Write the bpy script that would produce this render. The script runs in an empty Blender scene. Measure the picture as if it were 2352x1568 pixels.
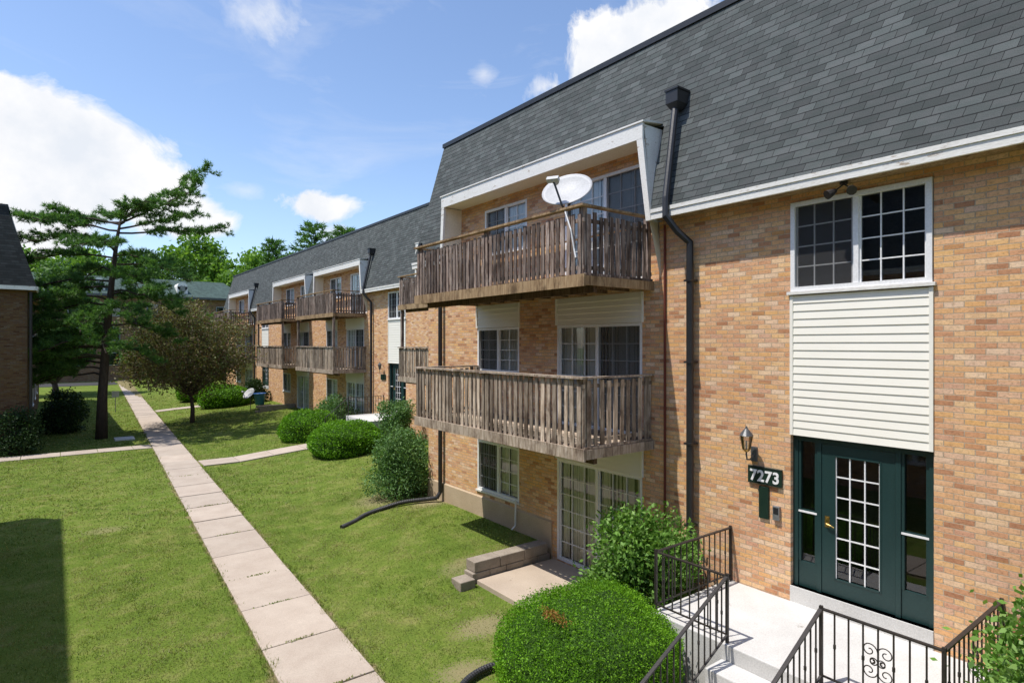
import bpy, math, random
import numpy as np
from mathutils import Vector
random.seed(7); np.random.seed(7)
scene = bpy.context.scene
COL = scene.collection
R = math.radians

# ------------------------------------------------------------------ materials
def new_mat(name):
    m = bpy.data.materials.new(name); m.use_nodes = True
    nt = m.node_tree; nt.nodes.clear()
    out = nt.nodes.new('ShaderNodeOutputMaterial')
    return m, nt, out
def nd(nt, typ, ins=None, **props):
    n = nt.nodes.new('ShaderNode' + typ)
    for k, v in props.items(): setattr(n, k, v)
    if ins:
        for k, v in ins.items():
            s = n.inputs[k]
            if isinstance(v, bpy.types.NodeSocket): nt.links.new(v, s)
            else: s.default_value = v
    return n
def c4(c): return (c[0], c[1], c[2], 1)
def ramp(nt, fac, stops, interp='LINEAR'):
    n = nt.nodes.new('ShaderNodeValToRGB'); n.color_ramp.interpolation = interp
    e = n.color_ramp.elements
    while len(e) < len(stops): e.new(0.5)
    for i, (p, c) in enumerate(stops): e[i].position = p; e[i].color = c4(c)
    nt.links.new(fac, n.inputs[0]); return n.outputs[0]
def mixc(nt, fac, a, b, mode='MIX'):
    n = nt.nodes.new('ShaderNodeMix'); n.data_type = 'RGBA'; n.blend_type = mode
    for s, v in ((n.inputs[0], fac), (n.inputs[6], a), (n.inputs[7], b)):
        if isinstance(v, bpy.types.NodeSocket): nt.links.new(v, s)
        else: s.default_value = v if not isinstance(v, tuple) else c4(v)
    return n.outputs[2]
def math_(nt, op, a, b=0.0, c=None):
    n = nt.nodes.new('ShaderNodeMath'); n.operation = op
    for i, v in enumerate((a, b) if c is None else (a, b, c)):
        if isinstance(v, bpy.types.NodeSocket): nt.links.new(v, n.inputs[i])
        else: n.inputs[i].default_value = v
    return n.outputs[0]
def noise(nt, vec, scale, detail=4, rough=.55, dist=0):
    n = nd(nt, 'TexNoise', {'Scale': scale, 'Detail': detail, 'Roughness': rough, 'Distortion': dist})
    if vec is not None: nt.links.new(vec, n.inputs['Vector'])
    return n.outputs['Fac']
def pos(nt): return nd(nt, 'NewGeometry').outputs['Position']
def scaled(nt, vec, s):
    n = nd(nt, 'VectorMath', operation='MULTIPLY'); nt.links.new(vec, n.inputs[0]); n.inputs[1].default_value = s
    return n.outputs[0]
def finish(nt, out, col, rough=.8, bump=None, bstr=.3, bdist=.01, metal=0, spec=.3):
    b = nd(nt, 'BsdfPrincipled')
    for k, v in (('Base Color', col), ('Roughness', rough), ('Metallic', metal), ('Specular IOR Level', spec)):
        if isinstance(v, bpy.types.NodeSocket): nt.links.new(v, b.inputs[k])
        else: b.inputs[k].default_value = c4(v) if isinstance(v, tuple) else v
    if bump is not None:
        bp = nd(nt, 'Bump', {'Strength': bstr, 'Distance': bdist, 'Height': bump})
        nt.links.new(bp.outputs[0], b.inputs['Normal'])
    nt.links.new(b.outputs[0], out.inputs[0])
def mottled(name, a, b, scale=3, rough=.8, stretch=(1,1,1), bump=.2, fine=40, metal=0, spec=.3, dirt=None, finemix=.25):
    m, nt, out = new_mat(name); p = scaled(nt, pos(nt), stretch)
    f = noise(nt, p, scale, 6, .6); g = noise(nt, p, fine, 3)
    col = ramp(nt, f, [(.3, a), (.7, b)])
    if finemix: col = mixc(nt, finemix, col, ramp(nt, g, [(.3, tuple(x*.6 for x in a)), (.7, tuple(min(1, x*1.25) for x in b))]))
    if dirt:
        d = noise(nt, p, dirt[1], 8, .7)
        col = mixc(nt, ramp(nt, d, [(dirt[2], (0,0,0)), (dirt[2]+.06, (1,1,1))]), col, dirt[0])
    finish(nt, out, col, rough, g if bump else None, bump, .01, metal, spec); return m

def uv_facade(nt, vs=1.0):
    s = nd(nt, 'SeparateXYZ', {0: pos(nt)})
    u = math_(nt, 'ADD', s.outputs[0], s.outputs[1]); v = math_(nt, 'MULTIPLY', s.outputs[2], vs)
    return nd(nt, 'CombineXYZ', {0: u, 1: v, 2: 0.0}).outputs[0], u, v
def brick_mat(name, dark=1.0):
    m, nt, out = new_mat(name); uv, u, v = uv_facade(nt)
    wob = nd(nt, 'TexNoise', {'Scale': 6.0, 'Detail': 2.0, 'Vector': uv})
    off = nd(nt, 'VectorMath', operation='MULTIPLY_ADD'); nt.links.new(wob.outputs['Color'], off.inputs[0])
    off.inputs[1].default_value = (.014, .009, 0); nt.links.new(uv, off.inputs[2])
    b = nd(nt, 'TexBrick', {'Vector': off.outputs[0], 'Color1': (0,0,0,1), 'Color2': (1,1,1,1), 'Mortar': (.5,.5,.5,1), 'Scale': 1.0,
           'Mortar Size': .006, 'Mortar Smooth': .3, 'Brick Width': .200, 'Row Height': .0665})
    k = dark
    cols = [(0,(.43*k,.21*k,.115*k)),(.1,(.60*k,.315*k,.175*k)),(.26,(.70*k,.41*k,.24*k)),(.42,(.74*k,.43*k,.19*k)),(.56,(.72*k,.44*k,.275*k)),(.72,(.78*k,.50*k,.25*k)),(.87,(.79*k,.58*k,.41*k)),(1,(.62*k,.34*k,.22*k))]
    col = ramp(nt, b.outputs['Color'], cols)
    n1 = noise(nt, uv, 34, 5, .75); n2 = noise(nt, uv, .7, 5, .6); n5 = noise(nt, uv, 9, 4, .7)
    col = mixc(nt, .75, col, ramp(nt, n1, [(.32,(.5,.47,.45)),(.48,(1,1,1)),(.7,(1.2,1.18,1.15))]), 'MULTIPLY')
    col = mixc(nt, .5, col, ramp(nt, n5, [(.35,(.82,.76,.72)),(.5,(1,1,1)),(.66,(1.14,1.1,1.0))]), 'MULTIPLY')
    col = mixc(nt, .55, col, ramp(nt, n2, [(.32,(.88,.80,.78)),(.5,(1,1,1)),(.68,(1.06,1.0,.88))]), 'MULTIPLY')
    st = nd(nt, 'TexNoise', {'Scale': 1.0, 'Detail': 5.0, 'Vector': scaled(nt, uv, (.8,6,1))}).outputs['Fac']
    col = mixc(nt, ramp(nt, st, [(.56,(0,0,0)),(.68,(.5,.5,.5))]), col, (.72*k,.41*k,.13*k))
    n3 = noise(nt, uv, 60, 2)
    mort = ramp(nt, n3, [(.3,(.42*k,.31*k,.21*k)),(.7,(.60*k,.48*k,.35*k))])
    col = mixc(nt, b.outputs['Fac'], col, mort)
    h = math_(nt, 'SUBTRACT', math_(nt, 'MULTIPLY', n1, .6), b.outputs['Fac'])
    finish(nt, out, col, .9, h, .9, .011, 0, .2); return m
def shingle_mat(name, k=1.0, tint=(1,1,1)):
    m, nt, out = new_mat(name); uv, u, v = uv_facade(nt, 1.042)
    RH = .114
    b = nd(nt, 'TexBrick', {'Vector': uv, 'Color1': (0,0,0,1), 'Color2': (1,1,1,1), 'Mortar': (.5,.5,.5,1), 'Scale': 1.0,
           'Mortar Size': .0035, 'Mortar Smooth': .2, 'Brick Width': .24, 'Row Height': RH}, offset=.42)
    T = lambda a: (a*k*.95*tint[0], a*k*1.02*tint[1], a*k*1.02*tint[2])
    col = ramp(nt, b.outputs['Color'], [(0,T(.076)),(.3,T(.092)),(.6,T(.103)),(.85,T(.115)),(1,T(.132))])
    n1 = noise(nt, uv, 120, 3, .7); n2 = noise(nt, uv, .8, 5); n4 = noise(nt, scaled(nt, uv, (3.2,8.0,1)), 1.0, 2)
    col = mixc(nt, .7, col, ramp(nt, n1, [(.3,(.5,.5,.5)),(.7,(1.3,1.3,1.3))]), 'MULTIPLY')
    col = mixc(nt, .4, col, ramp(nt, n2, [(.35,(.85,.86,.86)),(.65,(1.1,1.1,1.08))]), 'MULTIPLY')
    col = mixc(nt, .4, col, ramp(nt, n4, [(.4,(.78,.9,.84)),(.62,(1.12,1.1,1.08))]), 'MULTIPLY')
    fr = math_(nt, 'FRACT', math_(nt, 'DIVIDE', v, RH))
    edge = math_(nt, 'LESS_THAN', fr, .11)
    col = mixc(nt, b.outputs['Fac'], col, (.022,.023,.024))
    col = mixc(nt, math_(nt, 'MULTIPLY', edge, .7), col, (.018,.018,.02))
    h = math_(nt, 'SUBTRACT', math_(nt, 'SUBTRACT', math_(nt, 'MULTIPLY', n1, .2), math_(nt, 'MULTIPLY', fr, .6)), math_(nt, 'MULTIPLY', b.outputs['Fac'], .5))
    finish(nt, out, col, .92, h, .8, .013, 0, .15); return m
def wood_mat(name, a, b, dark):
    m, nt, out = new_mat(name); p = pos(nt)
    isl = nd(nt, 'NewGeometry').outputs['Random Per Island']
    ofs = nd(nt, 'CombineXYZ', {0: math_(nt, 'MULTIPLY', isl, 37.0), 1: math_(nt, 'MULTIPLY', isl, 11.0), 2: math_(nt, 'MULTIPLY', isl, 5.0)}).outputs[0]
    q = nd(nt, 'VectorMath', {0: p, 1: ofs}, operation='ADD').outputs[0]
    f = noise(nt, scaled(nt, q, (14,14,1.2)), 2.2, 6, .65, .6); g = noise(nt, scaled(nt, q, (1,1,.6)), 3, 5, .7)
    col = ramp(nt, f, [(.28, dark), (.46, a), (.66, b)])
    col = mixc(nt, ramp(nt, g, [(.47,(0,0,0)),(.66,(.85,.85,.85))]), col, dark)
    col = mixc(nt, .9, col, ramp(nt, isl, [(0,(.45,.43,.42)),(.5,(1,1,1)),(1,(1.55,1.52,1.48))]), 'MULTIPLY')
    finish(nt, out, col, .85, f, .5, .006, 0, .2); return m
def leaf_mat(name, cols, trans=.3, straw=None):
    m, nt, out = new_mat(name)
    isl = nd(nt, 'NewGeometry').outputs['Random Per Island']
    n = len(cols)
    col = ramp(nt, isl, [(i/(n-1), c) for i, c in enumerate(cols)])
    big = noise(nt, pos(nt), 1.3, 3)
    col = mixc(nt, .6, col, ramp(nt, big, [(.35,(.7,.72,.7)),(.65,(1.2,1.18,1.1))]), 'MULTIPLY')
    if straw:
        s1 = noise(nt, pos(nt), .55, 5, .65); s2 = noise(nt, pos(nt), 3.2, 4, .6)
        col = mixc(nt, ramp(nt, s1, [(.44,(0,0,0)),(.64,(.65,.65,.65))]), col, straw)
        col = mixc(nt, ramp(nt, s2, [(.53,(0,0,0)),(.70,(.6,.6,.6))]), col, straw)
    b = nd(nt, 'BsdfPrincipled', {'Base Color': col, 'Roughness': .55, 'Specular IOR Level': .25})
    t = nd(nt, 'BsdfTranslucent', {'Color': mixc(nt, 1.0, col, (1.3,1.35,.6), 'MULTIPLY')})
    mx = nd(nt, 'MixShader', {0: trans, 1: b.outputs[0], 2: t.outputs[0]})
    nt.links.new(mx.outputs[0], out.inputs[0]); return m
def glass_mat(name, tint=(.90,.93,.92), base=.02, mul=1.1):
    m, nt, out = new_mat(name)
    fr = nd(nt, 'Fresnel', {'IOR': 1.5}).outputs[0]
    wav = noise(nt, pos(nt), 1.2, 1)
    bp = nd(nt, 'Bump', {'Strength': .04, 'Distance': .05, 'Height': wav})
    gl = nd(nt, 'BsdfGlossy', {'Color': (.95,.97,1,1), 'Roughness': .02}); nt.links.new(bp.outputs[0], gl.inputs['Normal'])
    tr = nd(nt, 'BsdfTransparent', {'Color': c4(tint)})
    f = math_(nt, 'ADD', math_(nt, 'MULTIPLY', fr, mul), base)
    mx = nd(nt, 'MixShader', {0: f, 1: tr.outputs[0], 2: gl.outputs[0]})
    nt.links.new(mx.outputs[0], out.inputs[0]); return m
def screen_mat(name):
    m, nt, out = new_mat(name)
    d = nd(nt, 'BsdfDiffuse', {'Color': (.08,.08,.083,1)}); tr = nd(nt, 'BsdfTransparent')
    mx = nd(nt, 'MixShader', {0: .5, 1: tr.outputs[0], 2: d.outputs[0]})
    nt.links.new(mx.outputs[0], out.inputs[0]); return m

M = {}
M['brick'] = brick_mat('tan_brick'); M['brick_red'] = brick_mat('dark_brick', .36); M['brick_shade'] = brick_mat('shaded_brick', .2)  # last one: same brick, shade of the left end wall painted into its colour
M['shingle'] = shingle_mat('slate_shingle'); M['shingle_green'] = shingle_mat('green_shingle', 1.0, (.8,1.1,1.0)); M['shingle_shade'] = shingle_mat('shaded_shingle', .4)  # last one: shingle darkened to paint in shade on the left building's roof
M['trim'] = mottled('white_trim', (.74,.71,.65), (.86,.84,.79), 1.6, .6, (1,.45,1.6), dirt=((.42,.34,.26), 6, .59))
M['cream'] = mottled('cream_panel', (.76,.69,.55), (.84,.78,.65), 1.5, .6)
M['siding'] = mottled('cream_siding', (.87,.84,.75), (.92,.89,.81), .8, .5, bump=0, finemix=0)
M['vinyl'] = mottled('white_vinyl', (.80,.80,.80), (.87,.87,.87), 3, .4, bump=.03)
M['wood'] = wood_mat('weathered_wood', (.34,.27,.205), (.54,.465,.385), (.10,.066,.046))
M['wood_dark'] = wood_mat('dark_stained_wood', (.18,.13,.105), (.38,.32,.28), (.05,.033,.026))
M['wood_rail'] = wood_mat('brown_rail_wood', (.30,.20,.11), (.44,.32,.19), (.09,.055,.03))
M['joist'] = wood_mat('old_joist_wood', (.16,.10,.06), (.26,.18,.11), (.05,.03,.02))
M['glass'] = glass_mat('window_glass'); M['glass_dark'] = glass_mat('dark_glass', (.62,.66,.66), .035)
M['screen'] = screen_mat('insect_screen')
M['blind'] = mottled('pale_blind', (.80,.81,.76), (.90,.90,.86), 3, .8, (1,1,.2))
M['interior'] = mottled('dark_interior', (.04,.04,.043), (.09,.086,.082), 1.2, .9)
M['green'] = mottled('dark_green_paint', (.010,.034,.034), (.014,.044,.043), 3, .4, bump=.05, spec=.5)
M['green_sign'] = mottled('sign_green', (.008,.024,.016), (.012,.034,.022), 3, .5)
M['black'] = mottled('black_metal', (.014,.014,.016), (.024,.024,.027), 8, .45, spec=.5)
M['rustblack'] = mottled('worn_black_iron', (.016,.015,.015), (.04,.032,.028), 12, .5, spec=.5)
M['red'] = mottled('oxblood_paint', (.12,.03,.02), (.17,.045,.03), 4, .6)
M['brass'] = mottled('brass', (.45,.30,.09), (.55,.38,.14), 6, .3, metal=.9)
M['concrete'] = mottled('pale_concrete', (.50,.49,.475), (.64,.63,.615), 1.6, .9, fine=60, bump=.3, dirt=((.32,.30,.27), 3.5, .66))
M['patio'] = mottled('tan_patio_concrete', (.40,.32,.25), (.52,.43,.34), 1.4, .9, fine=50, bump=.3, dirt=((.26,.20,.15), 3, .66))
M['block'] = mottled('grey_block', (.23,.19,.15), (.38,.325,.265), 4, .95, fine=50, bump=.5)
M['foundation'] = mottled('tan_painted_foundation', (.44,.33,.22), (.55,.43,.30), 1.5, .9, bump=.3)
M['rubber'] = mottled('black_corrugated_plastic', (.016,.016,.018), (.035,.035,.038), 5, .5, spec=.5)
M['white_metal'] = mottled('dish_paint', (.42,.425,.43), (.52,.52,.52), 3, .5)
M['grey_metal'] = mottled('galvanised', (.25,.26,.27), (.36,.37,.38), 5, .4, metal=.6)
M['dark_metal'] = mottled('dark_grey_metal', (.08,.085,.09), (.13,.13,.135), 5, .4, metal=.3)
M['bark'] = mottled('pine_bark', (.035,.025,.02), (.085,.065,.052), 6, .95, (2,2,.5), bump=.8, fine=25)
M['bark2'] = mottled('grey_bark', (.06,.045,.038), (.13,.10,.08), 6, .95, (2,2,.5), bump=.8, fine=25)
M['blue'] = mottled('blue_plastic', (.02,.10,.35), (.03,.14,.42), 4, .4)
M['asphalt'] = mottled('asphalt', (.045,.045,.047), (.065,.065,.066), 2, .95)
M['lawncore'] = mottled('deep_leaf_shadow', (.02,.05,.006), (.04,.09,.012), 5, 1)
M['hedge'] = leaf_mat('bright_clipped_leaf', [(.055,.15,.006),(.10,.25,.01),(.15,.34,.015),(.21,.42,.025)], .3)
M['hedge_dry'] = leaf_mat('dry_orange_leaf', [(.26,.12,.03),(.36,.18,.05),(.26,.20,.05)], .2)
M['bush'] = leaf_mat('blue_green_leaf', [(.05,.12,.035),(.09,.19,.055),(.14,.27,.085),(.22,.36,.14)], .25)
M['bush_bright'] = leaf_mat('fresh_green_leaf', [(.06,.15,.02),(.11,.24,.035),(.18,.34,.07),(.27,.43,.13)], .3)
M['bush_dark'] = leaf_mat('dark_shrub_leaf', [(.015,.035,.01),(.025,.055,.015),(.035,.08,.02)], .2)
M['needle'] = leaf_mat('pine_needle', [(.04,.10,.025),(.07,.17,.04),(.12,.24,.055),(.18,.33,.09)], .28)
M['crab'] = leaf_mat('olive_purple_leaf', [(.13,.065,.05),(.13,.10,.05),(.12,.15,.05),(.17,.20,.07),(.19,.13,.085),(.24,.25,.11)], .28)
M['tree'] = leaf_mat('bright_tree_leaf', [(.07,.15,.02),(.12,.24,.035),(.18,.33,.05),(.23,.38,.07)], .35)
M['tree2'] = leaf_mat('mid_tree_leaf', [(.04,.09,.02),(.07,.15,.03),(.11,.21,.045)], .3)
M['blade'] = leaf_mat('grass_blade', [(.10,.16,.025),(.14,.22,.038),(.20,.28,.055),(.34,.35,.14)], .3, (.35,.32,.15))

def grass_ground():
    m, nt, out = new_mat('lawn'); p = pos(nt)
    a = noise(nt, p, .35, 5, .6); b = noise(nt, p, 2.2, 6, .65); c = noise(nt, p, 26, 4, .7); d = noise(nt, p, 110, 2, .7)
    col = ramp(nt, a, [(.3,(.10,.155,.026)),(.5,(.14,.205,.036)),(.72,(.22,.24,.07))])
    col = mixc(nt, .55, col, ramp(nt, b, [(.3,(.075,.13,.02)),(.5,(.14,.20,.035)),(.7,(.28,.26,.11))]))
    col = mixc(nt, .7, col, ramp(nt, c, [(.3,(.5,.52,.45)),(.68,(1.35,1.3,1.2))]), 'MULTIPLY')
    col = mixc(nt, .6, col, ramp(nt, d, [(.3,(.5,.5,.45)),(.7,(1.4,1.4,1.3))]), 'MULTIPLY')
    for (x, y, r, s) in ((5.5,7.9,.42,.65),(4.5,6.95,.35,.6),(8.1,13.9,.6,.8),(1.0,17.5,.35,.4),(7.6,15.4,.9,.8),(6.4,9.9,.4,.4)):
        dst = nd(nt, 'VectorMath', {0: scaled(nt, p, (1,1.5,0)), 1: (x, y*1.5, 0)}, operation='DISTANCE').outputs['Value']
        f = math_(nt, 'SUBTRACT', 1.0, math_(nt, 'DIVIDE', math_(nt, 'ADD', dst, math_(nt, 'MULTIPLY', math_(nt,'SUBTRACT',c,.45), 1.6)), r*1.6))
        col = mixc(nt, math_(nt, 'MAXIMUM', math_(nt, 'MINIMUM', math_(nt, 'MULTIPLY', f, 1.5), s), 0.0), col, (.32,.25,.16))
    # worn soil along both edges of the walk
    s = nd(nt, 'SeparateXYZ', {0: p})
    cx = math_(nt, 'ADD', 2.563, math_(nt, 'MULTIPLY', s.outputs[1], .0484))
    e = math_(nt, 'ABSOLUTE', math_(nt, 'SUBTRACT', s.outputs[0], cx))
    ef = math_(nt, 'SUBTRACT', math_(nt, 'ADD', .66, math_(nt, 'MULTIPLY', math_(nt, 'SUBTRACT', b, .5), .5)), e)
    col = mixc(nt, math_(nt, 'MAXIMUM', math_(nt, 'MINIMUM', math_(nt, 'MULTIPLY', ef, 9.0), .75), 0.0), col, (.24,.18,.11))
    finish(nt, out, col, .95, c, .8, .03, 0, .1); return m
M['lawn'] = grass_ground()
def walk_mat():
    m, nt, out = new_mat('sidewalk_concrete'); p = pos(nt)
    isl = nd(nt, 'NewGeometry').outputs['Random Per Island']
    a = noise(nt, p, 1.5, 6, .65); b = noise(nt, p, 70, 3, .7); c = noise(nt, p, 7, 8, .8)
    col = ramp(nt, a, [(.3,(.42,.35,.29)),(.7,(.51,.44,.37))])
    col = mixc(nt, .6, col, ramp(nt, isl, [(0,(.86,.86,.86)),(1,(1.12,1.1,1.09))]), 'MULTIPLY')
    col = mixc(nt, .5, col, ramp(nt, b, [(.3,(.65,.65,.65)),(.7,(1.2,1.2,1.2))]), 'MULTIPLY')
    col = mixc(nt, ramp(nt, c, [(.61,(0,0,0)),(.73,(.5,.5,.5))]), col, (.28,.22,.17))
    finish(nt, out, col, .92, b, .4, .006, 0, .15); return m
M['walk'] = walk_mat()

# ------------------------------------------------------------------ mesh helpers
def origin_of(parent):
    v = Vector((0,0,0)); p = parent
    while p: v += p.location; p = p.parent
    return v
class MB:
    def __init__(s): s.v = []; s.f = []
    def add(s, vs, fs):
        b = len(s.v); s.v += [tuple(v) for v in vs]; s.f += [tuple(b+i for i in f) for f in fs]; return s
    def quad(s, a, b, c, d): return s.add([a,b,c,d], [(0,1,2,3)])
    def box(s, x0,x1,y0,y1,z0,z1):
        x0,x1 = min(x0,x1),max(x0,x1); y0,y1 = min(y0,y1),max(y0,y1); z0,z1 = min(z0,z1),max(z0,z1)
        v = [(x0,y0,z0),(x1,y0,z0),(x1,y1,z0),(x0,y1,z0),(x0,y0,z1),(x1,y0,z1),(x1,y1,z1),(x0,y1,z1)]
        return s.add(v, [(0,3,2,1),(4,5,6,7),(0,1,5,4),(1,2,6,5),(2,3,7,6),(3,0,4,7)])
    def hexa(s, v): return s.add(v, [(0,3,2,1),(4,5,6,7),(0,1,5,4),(1,2,6,5),(2,3,7,6),(3,0,4,7)])
    def beam(s, p, q, w, h, up=(0,0,1)):
        p, q = Vector(p), Vector(q); d = (q-p).normalized(); u = Vector(up)
        sd = d.cross(u)
        if sd.length < 1e-4: sd = d.cross(Vector((1,0,0)))
        sd.normalize(); u = sd.cross(d).normalized(); a = sd*w/2; b = u*h/2
        return s.hexa([p-a-b, p+a-b, q+a-b, q-a-b, p-a+b, p+a+b, q+a+b, q-a+b])
    def tube(s, pts, r, n=8, cap=True):
        pts = [Vector(p) for p in pts]; N = len(pts)
        rs = r if isinstance(r, (list, tuple)) else [r]*N
        b = len(s.v); prev = None
        for i, p in enumerate(pts):
            t = (pts[min(i+1,N-1)] - pts[max(i-1,0)]).normalized()
            if prev is None:
                a = t.cross(Vector((0,0,1)));
                if a.length < 1e-3: a = t.cross(Vector((1,0,0)))
            else: a = prev - t*prev.dot(t)
            a.normalize(); prev = a; c = t.cross(a)
            for k in range(n):
                th = 2*math.pi*k/n; s.v.append(tuple(p + (a*math.cos(th)+c*math.sin(th))*rs[i]))
        for i in range(N-1):
            for k in range(n):
                s.f.append((b+i*n+k, b+i*n+(k+1)%n, b+(i+1)*n+(k+1)%n, b+(i+1)*n+k))
        if cap:
            s.f.append(tuple(b+k for k in range(n))[::-1]); s.f.append(tuple(b+(N-1)*n+k for k in range(n)))
        return s
    def lathe(s, c, prof, n=16, axis='Z'):
        b = len(s.v); cx, cy, cz = c
        for (r, h) in prof:
            for k in range(n):
                th = 2*math.pi*k/n; s.v.append((cx+r*math.cos(th), cy+r*math.sin(th), cz+h))
        for i in range(len(prof)-1):
            for k in range(n): s.f.append((b+i*n+k, b+i*n+(k+1)%n, b+(i+1)*n+(k+1)%n, b+(i+1)*n+k))
        return s
    def build(s, name, m, parent=None, smooth=False, label=None, bevel=0):
        o0 = origin_of(parent)
        me = bpy.data.meshes.new(name); me.from_pydata([(v[0]-o0.x, v[1]-o0.y, v[2]-o0.z) for v in s.v], [], s.f)
        me.materials.append(M[m]); o = bpy.data.objects.new(name, me); COL.objects.link(o)
        if parent: o.parent = parent
        if smooth: me.polygons.foreach_set('use_smooth', [True]*len(me.polygons))
        if label: o['label'] = label
        if bevel:
            md = o.modifiers.new('bevel', 'BEVEL'); md.width = bevel; md.segments = 2; md.limit_method = 'ANGLE'
        me.update(); return o
def npmesh(name, V, nper, m, parent=None):
    o0 = np.array(origin_of(parent)); n = V.shape[0]
    me = bpy.data.meshes.new(name); me.vertices.add(n*nper); me.loops.add(n*nper); me.polygons.add(n)
    me.vertices.foreach_set('co', (V.reshape(-1,3)-o0).astype(np.float32).ravel())
    me.loops.foreach_set('vertex_index', np.arange(n*nper, dtype=np.int32))
    me.polygons.foreach_set('loop_start', np.arange(0, n*nper, nper, dtype=np.int32))
    me.update(calc_edges=True); me.materials.append(M[m])
    o = bpy.data.objects.new(name, me); COL.objects.link(o)
    if parent: o.parent = parent
    return o
def unit(a): return a/np.maximum(np.linalg.norm(a, axis=-1, keepdims=True), 1e-6)
def leaf_quads(P, Nrm, size, aspect=.55, wild=.8):
    n = len(P); rnd = np.random.normal(size=(n,3))
    a = unit(Nrm*.6 + rnd*wild)
    b = unit(np.cross(a, np.random.normal(size=(n,3))))
    L = (size*np.random.uniform(.6,1.35,(n,1))); W = L*aspect*.5
    return np.stack([P-a*L*.5, P+b*W, P+a*L*.5, P-b*W], axis=1)
def thing(name, label, cat, loc=(0,0,0), group=None):
    o = bpy.data.objects.new(name, None); COL.objects.link(o); o.location = loc; o.empty_display_size = .2
    o['label'] = label; o['category'] = cat
    if group: o['group'] = group
    return o
def tag(o, label, cat, group=None):
    o['label'] = label; o['category'] = cat
    if group: o['group'] = group
    return o
def struct(o): o['kind'] = 'structure'; return o

# ------------------------------------------------------------------ ground
def hgt(x, y):
    x = np.asarray(x, float); y = np.asarray(y, float)
    sy = np.clip((y-9.36)/.25, 0, 1)
    near = np.clip((x-4.8)/3.4, 0, 1)*(.07+.30*sy)
    far = np.clip((x-5.5)/6.5, 0, 1)*.52
    t = np.clip((y-14)/4, 0, 1)
    b = .012*np.sin(x*1.3+y*.4)+.012*np.sin(y*.9-x*.5)
    return near*(1-t)+far*t + b*np.clip((x-0)/6,0,1)
def build_ground():
    xs = [-500,-150,-50,-20,-10,-7] + list(np.arange(-6,14.01,.4)) + [16,20,30,60,150,500]
    ys = [-200,-60,-20,-8] + list(np.arange(-6,9,.5)) + [9.1,9.36,9.61,10] + list(np.arange(10.5,62,.6)) + [66,75,90,120,200,600]
    mb = MB(); X, Y = np.meshgrid(xs, ys); Z = hgt(X, Y)
    mb.v = list(zip(X.ravel(), Y.ravel(), Z.ravel())); nx = len(xs)
    mb.f = [(j*nx+i, j*nx+i+1, (j+1)*nx+i+1, (j+1)*nx+i) for j in range(len(ys)-1) for i in range(nx-1)]
    struct(mb.build('ground', 'lawn', smooth=True))
build_ground()
def wc(y): return 2.95+.0484*(y-8)
mb = MB(); y = -6.0; random.seed(3)
while y < 79:
    L = 1.52; g = .012; z = .035+random.uniform(-.006,.006); w = .575
    a0, a1 = wc(y+g), wc(y+L-g); e = random.uniform(-.008,.008)
    mb.hexa([(a0-w,y+g,-.1),(a0+w,y+g,-.1),(a1+w,y+L-g,-.1),(a1-w,y+L-g,-.1),(a0-w,y+g,z+e),(a0+w,y+g,z+e),(a1+w,y+L-g,z-e),(a1-w,y+L-g,z-e)])
    y += L
struct(mb.build('sidewalk', 'walk', bevel=.008))
def cross_path(name, x0, x1, yc, w, dz=.03):
    mb = MB(); x = x0
    while x < x1-.1:
        L = min(1.25, x1-x); za = float(hgt(x, yc))+dz; zb = float(hgt(x+L, yc))+dz
        mb.hexa([(x+.01,yc-w/2,za-.15),(x+L-.01,yc-w/2,zb-.15),(x+L-.01,yc+w/2,zb-.15),(x+.01,yc+w/2,za-.15),(x+.01,yc-w/2,za),(x+L-.01,yc-w/2,zb),(x+L-.01,yc+w/2,zb),(x+.01,yc+w/2,za)])
        x += L
    struct(mb.build(name, 'walk', bevel=.008))
cross_path('path', 4.42, 10.0, 25.0, 1.15, .04)
cross_path('path', -6.0, 3.43, 30.6, 1.0, .03)
cross_path('path', 5.46, 10.4, 46.2, 1.1, .03)
cross_path('path', 3.45, 5.2, 3.6, 1.1, .03)
struct(MB().box(-60,60,79.5,86,-.1,.03).build('road', 'asphalt'))
struct(MB().box(6.3,8.19,6.1,9.32,-.1,.1).build('patio', 'patio', bevel=.01))

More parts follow.
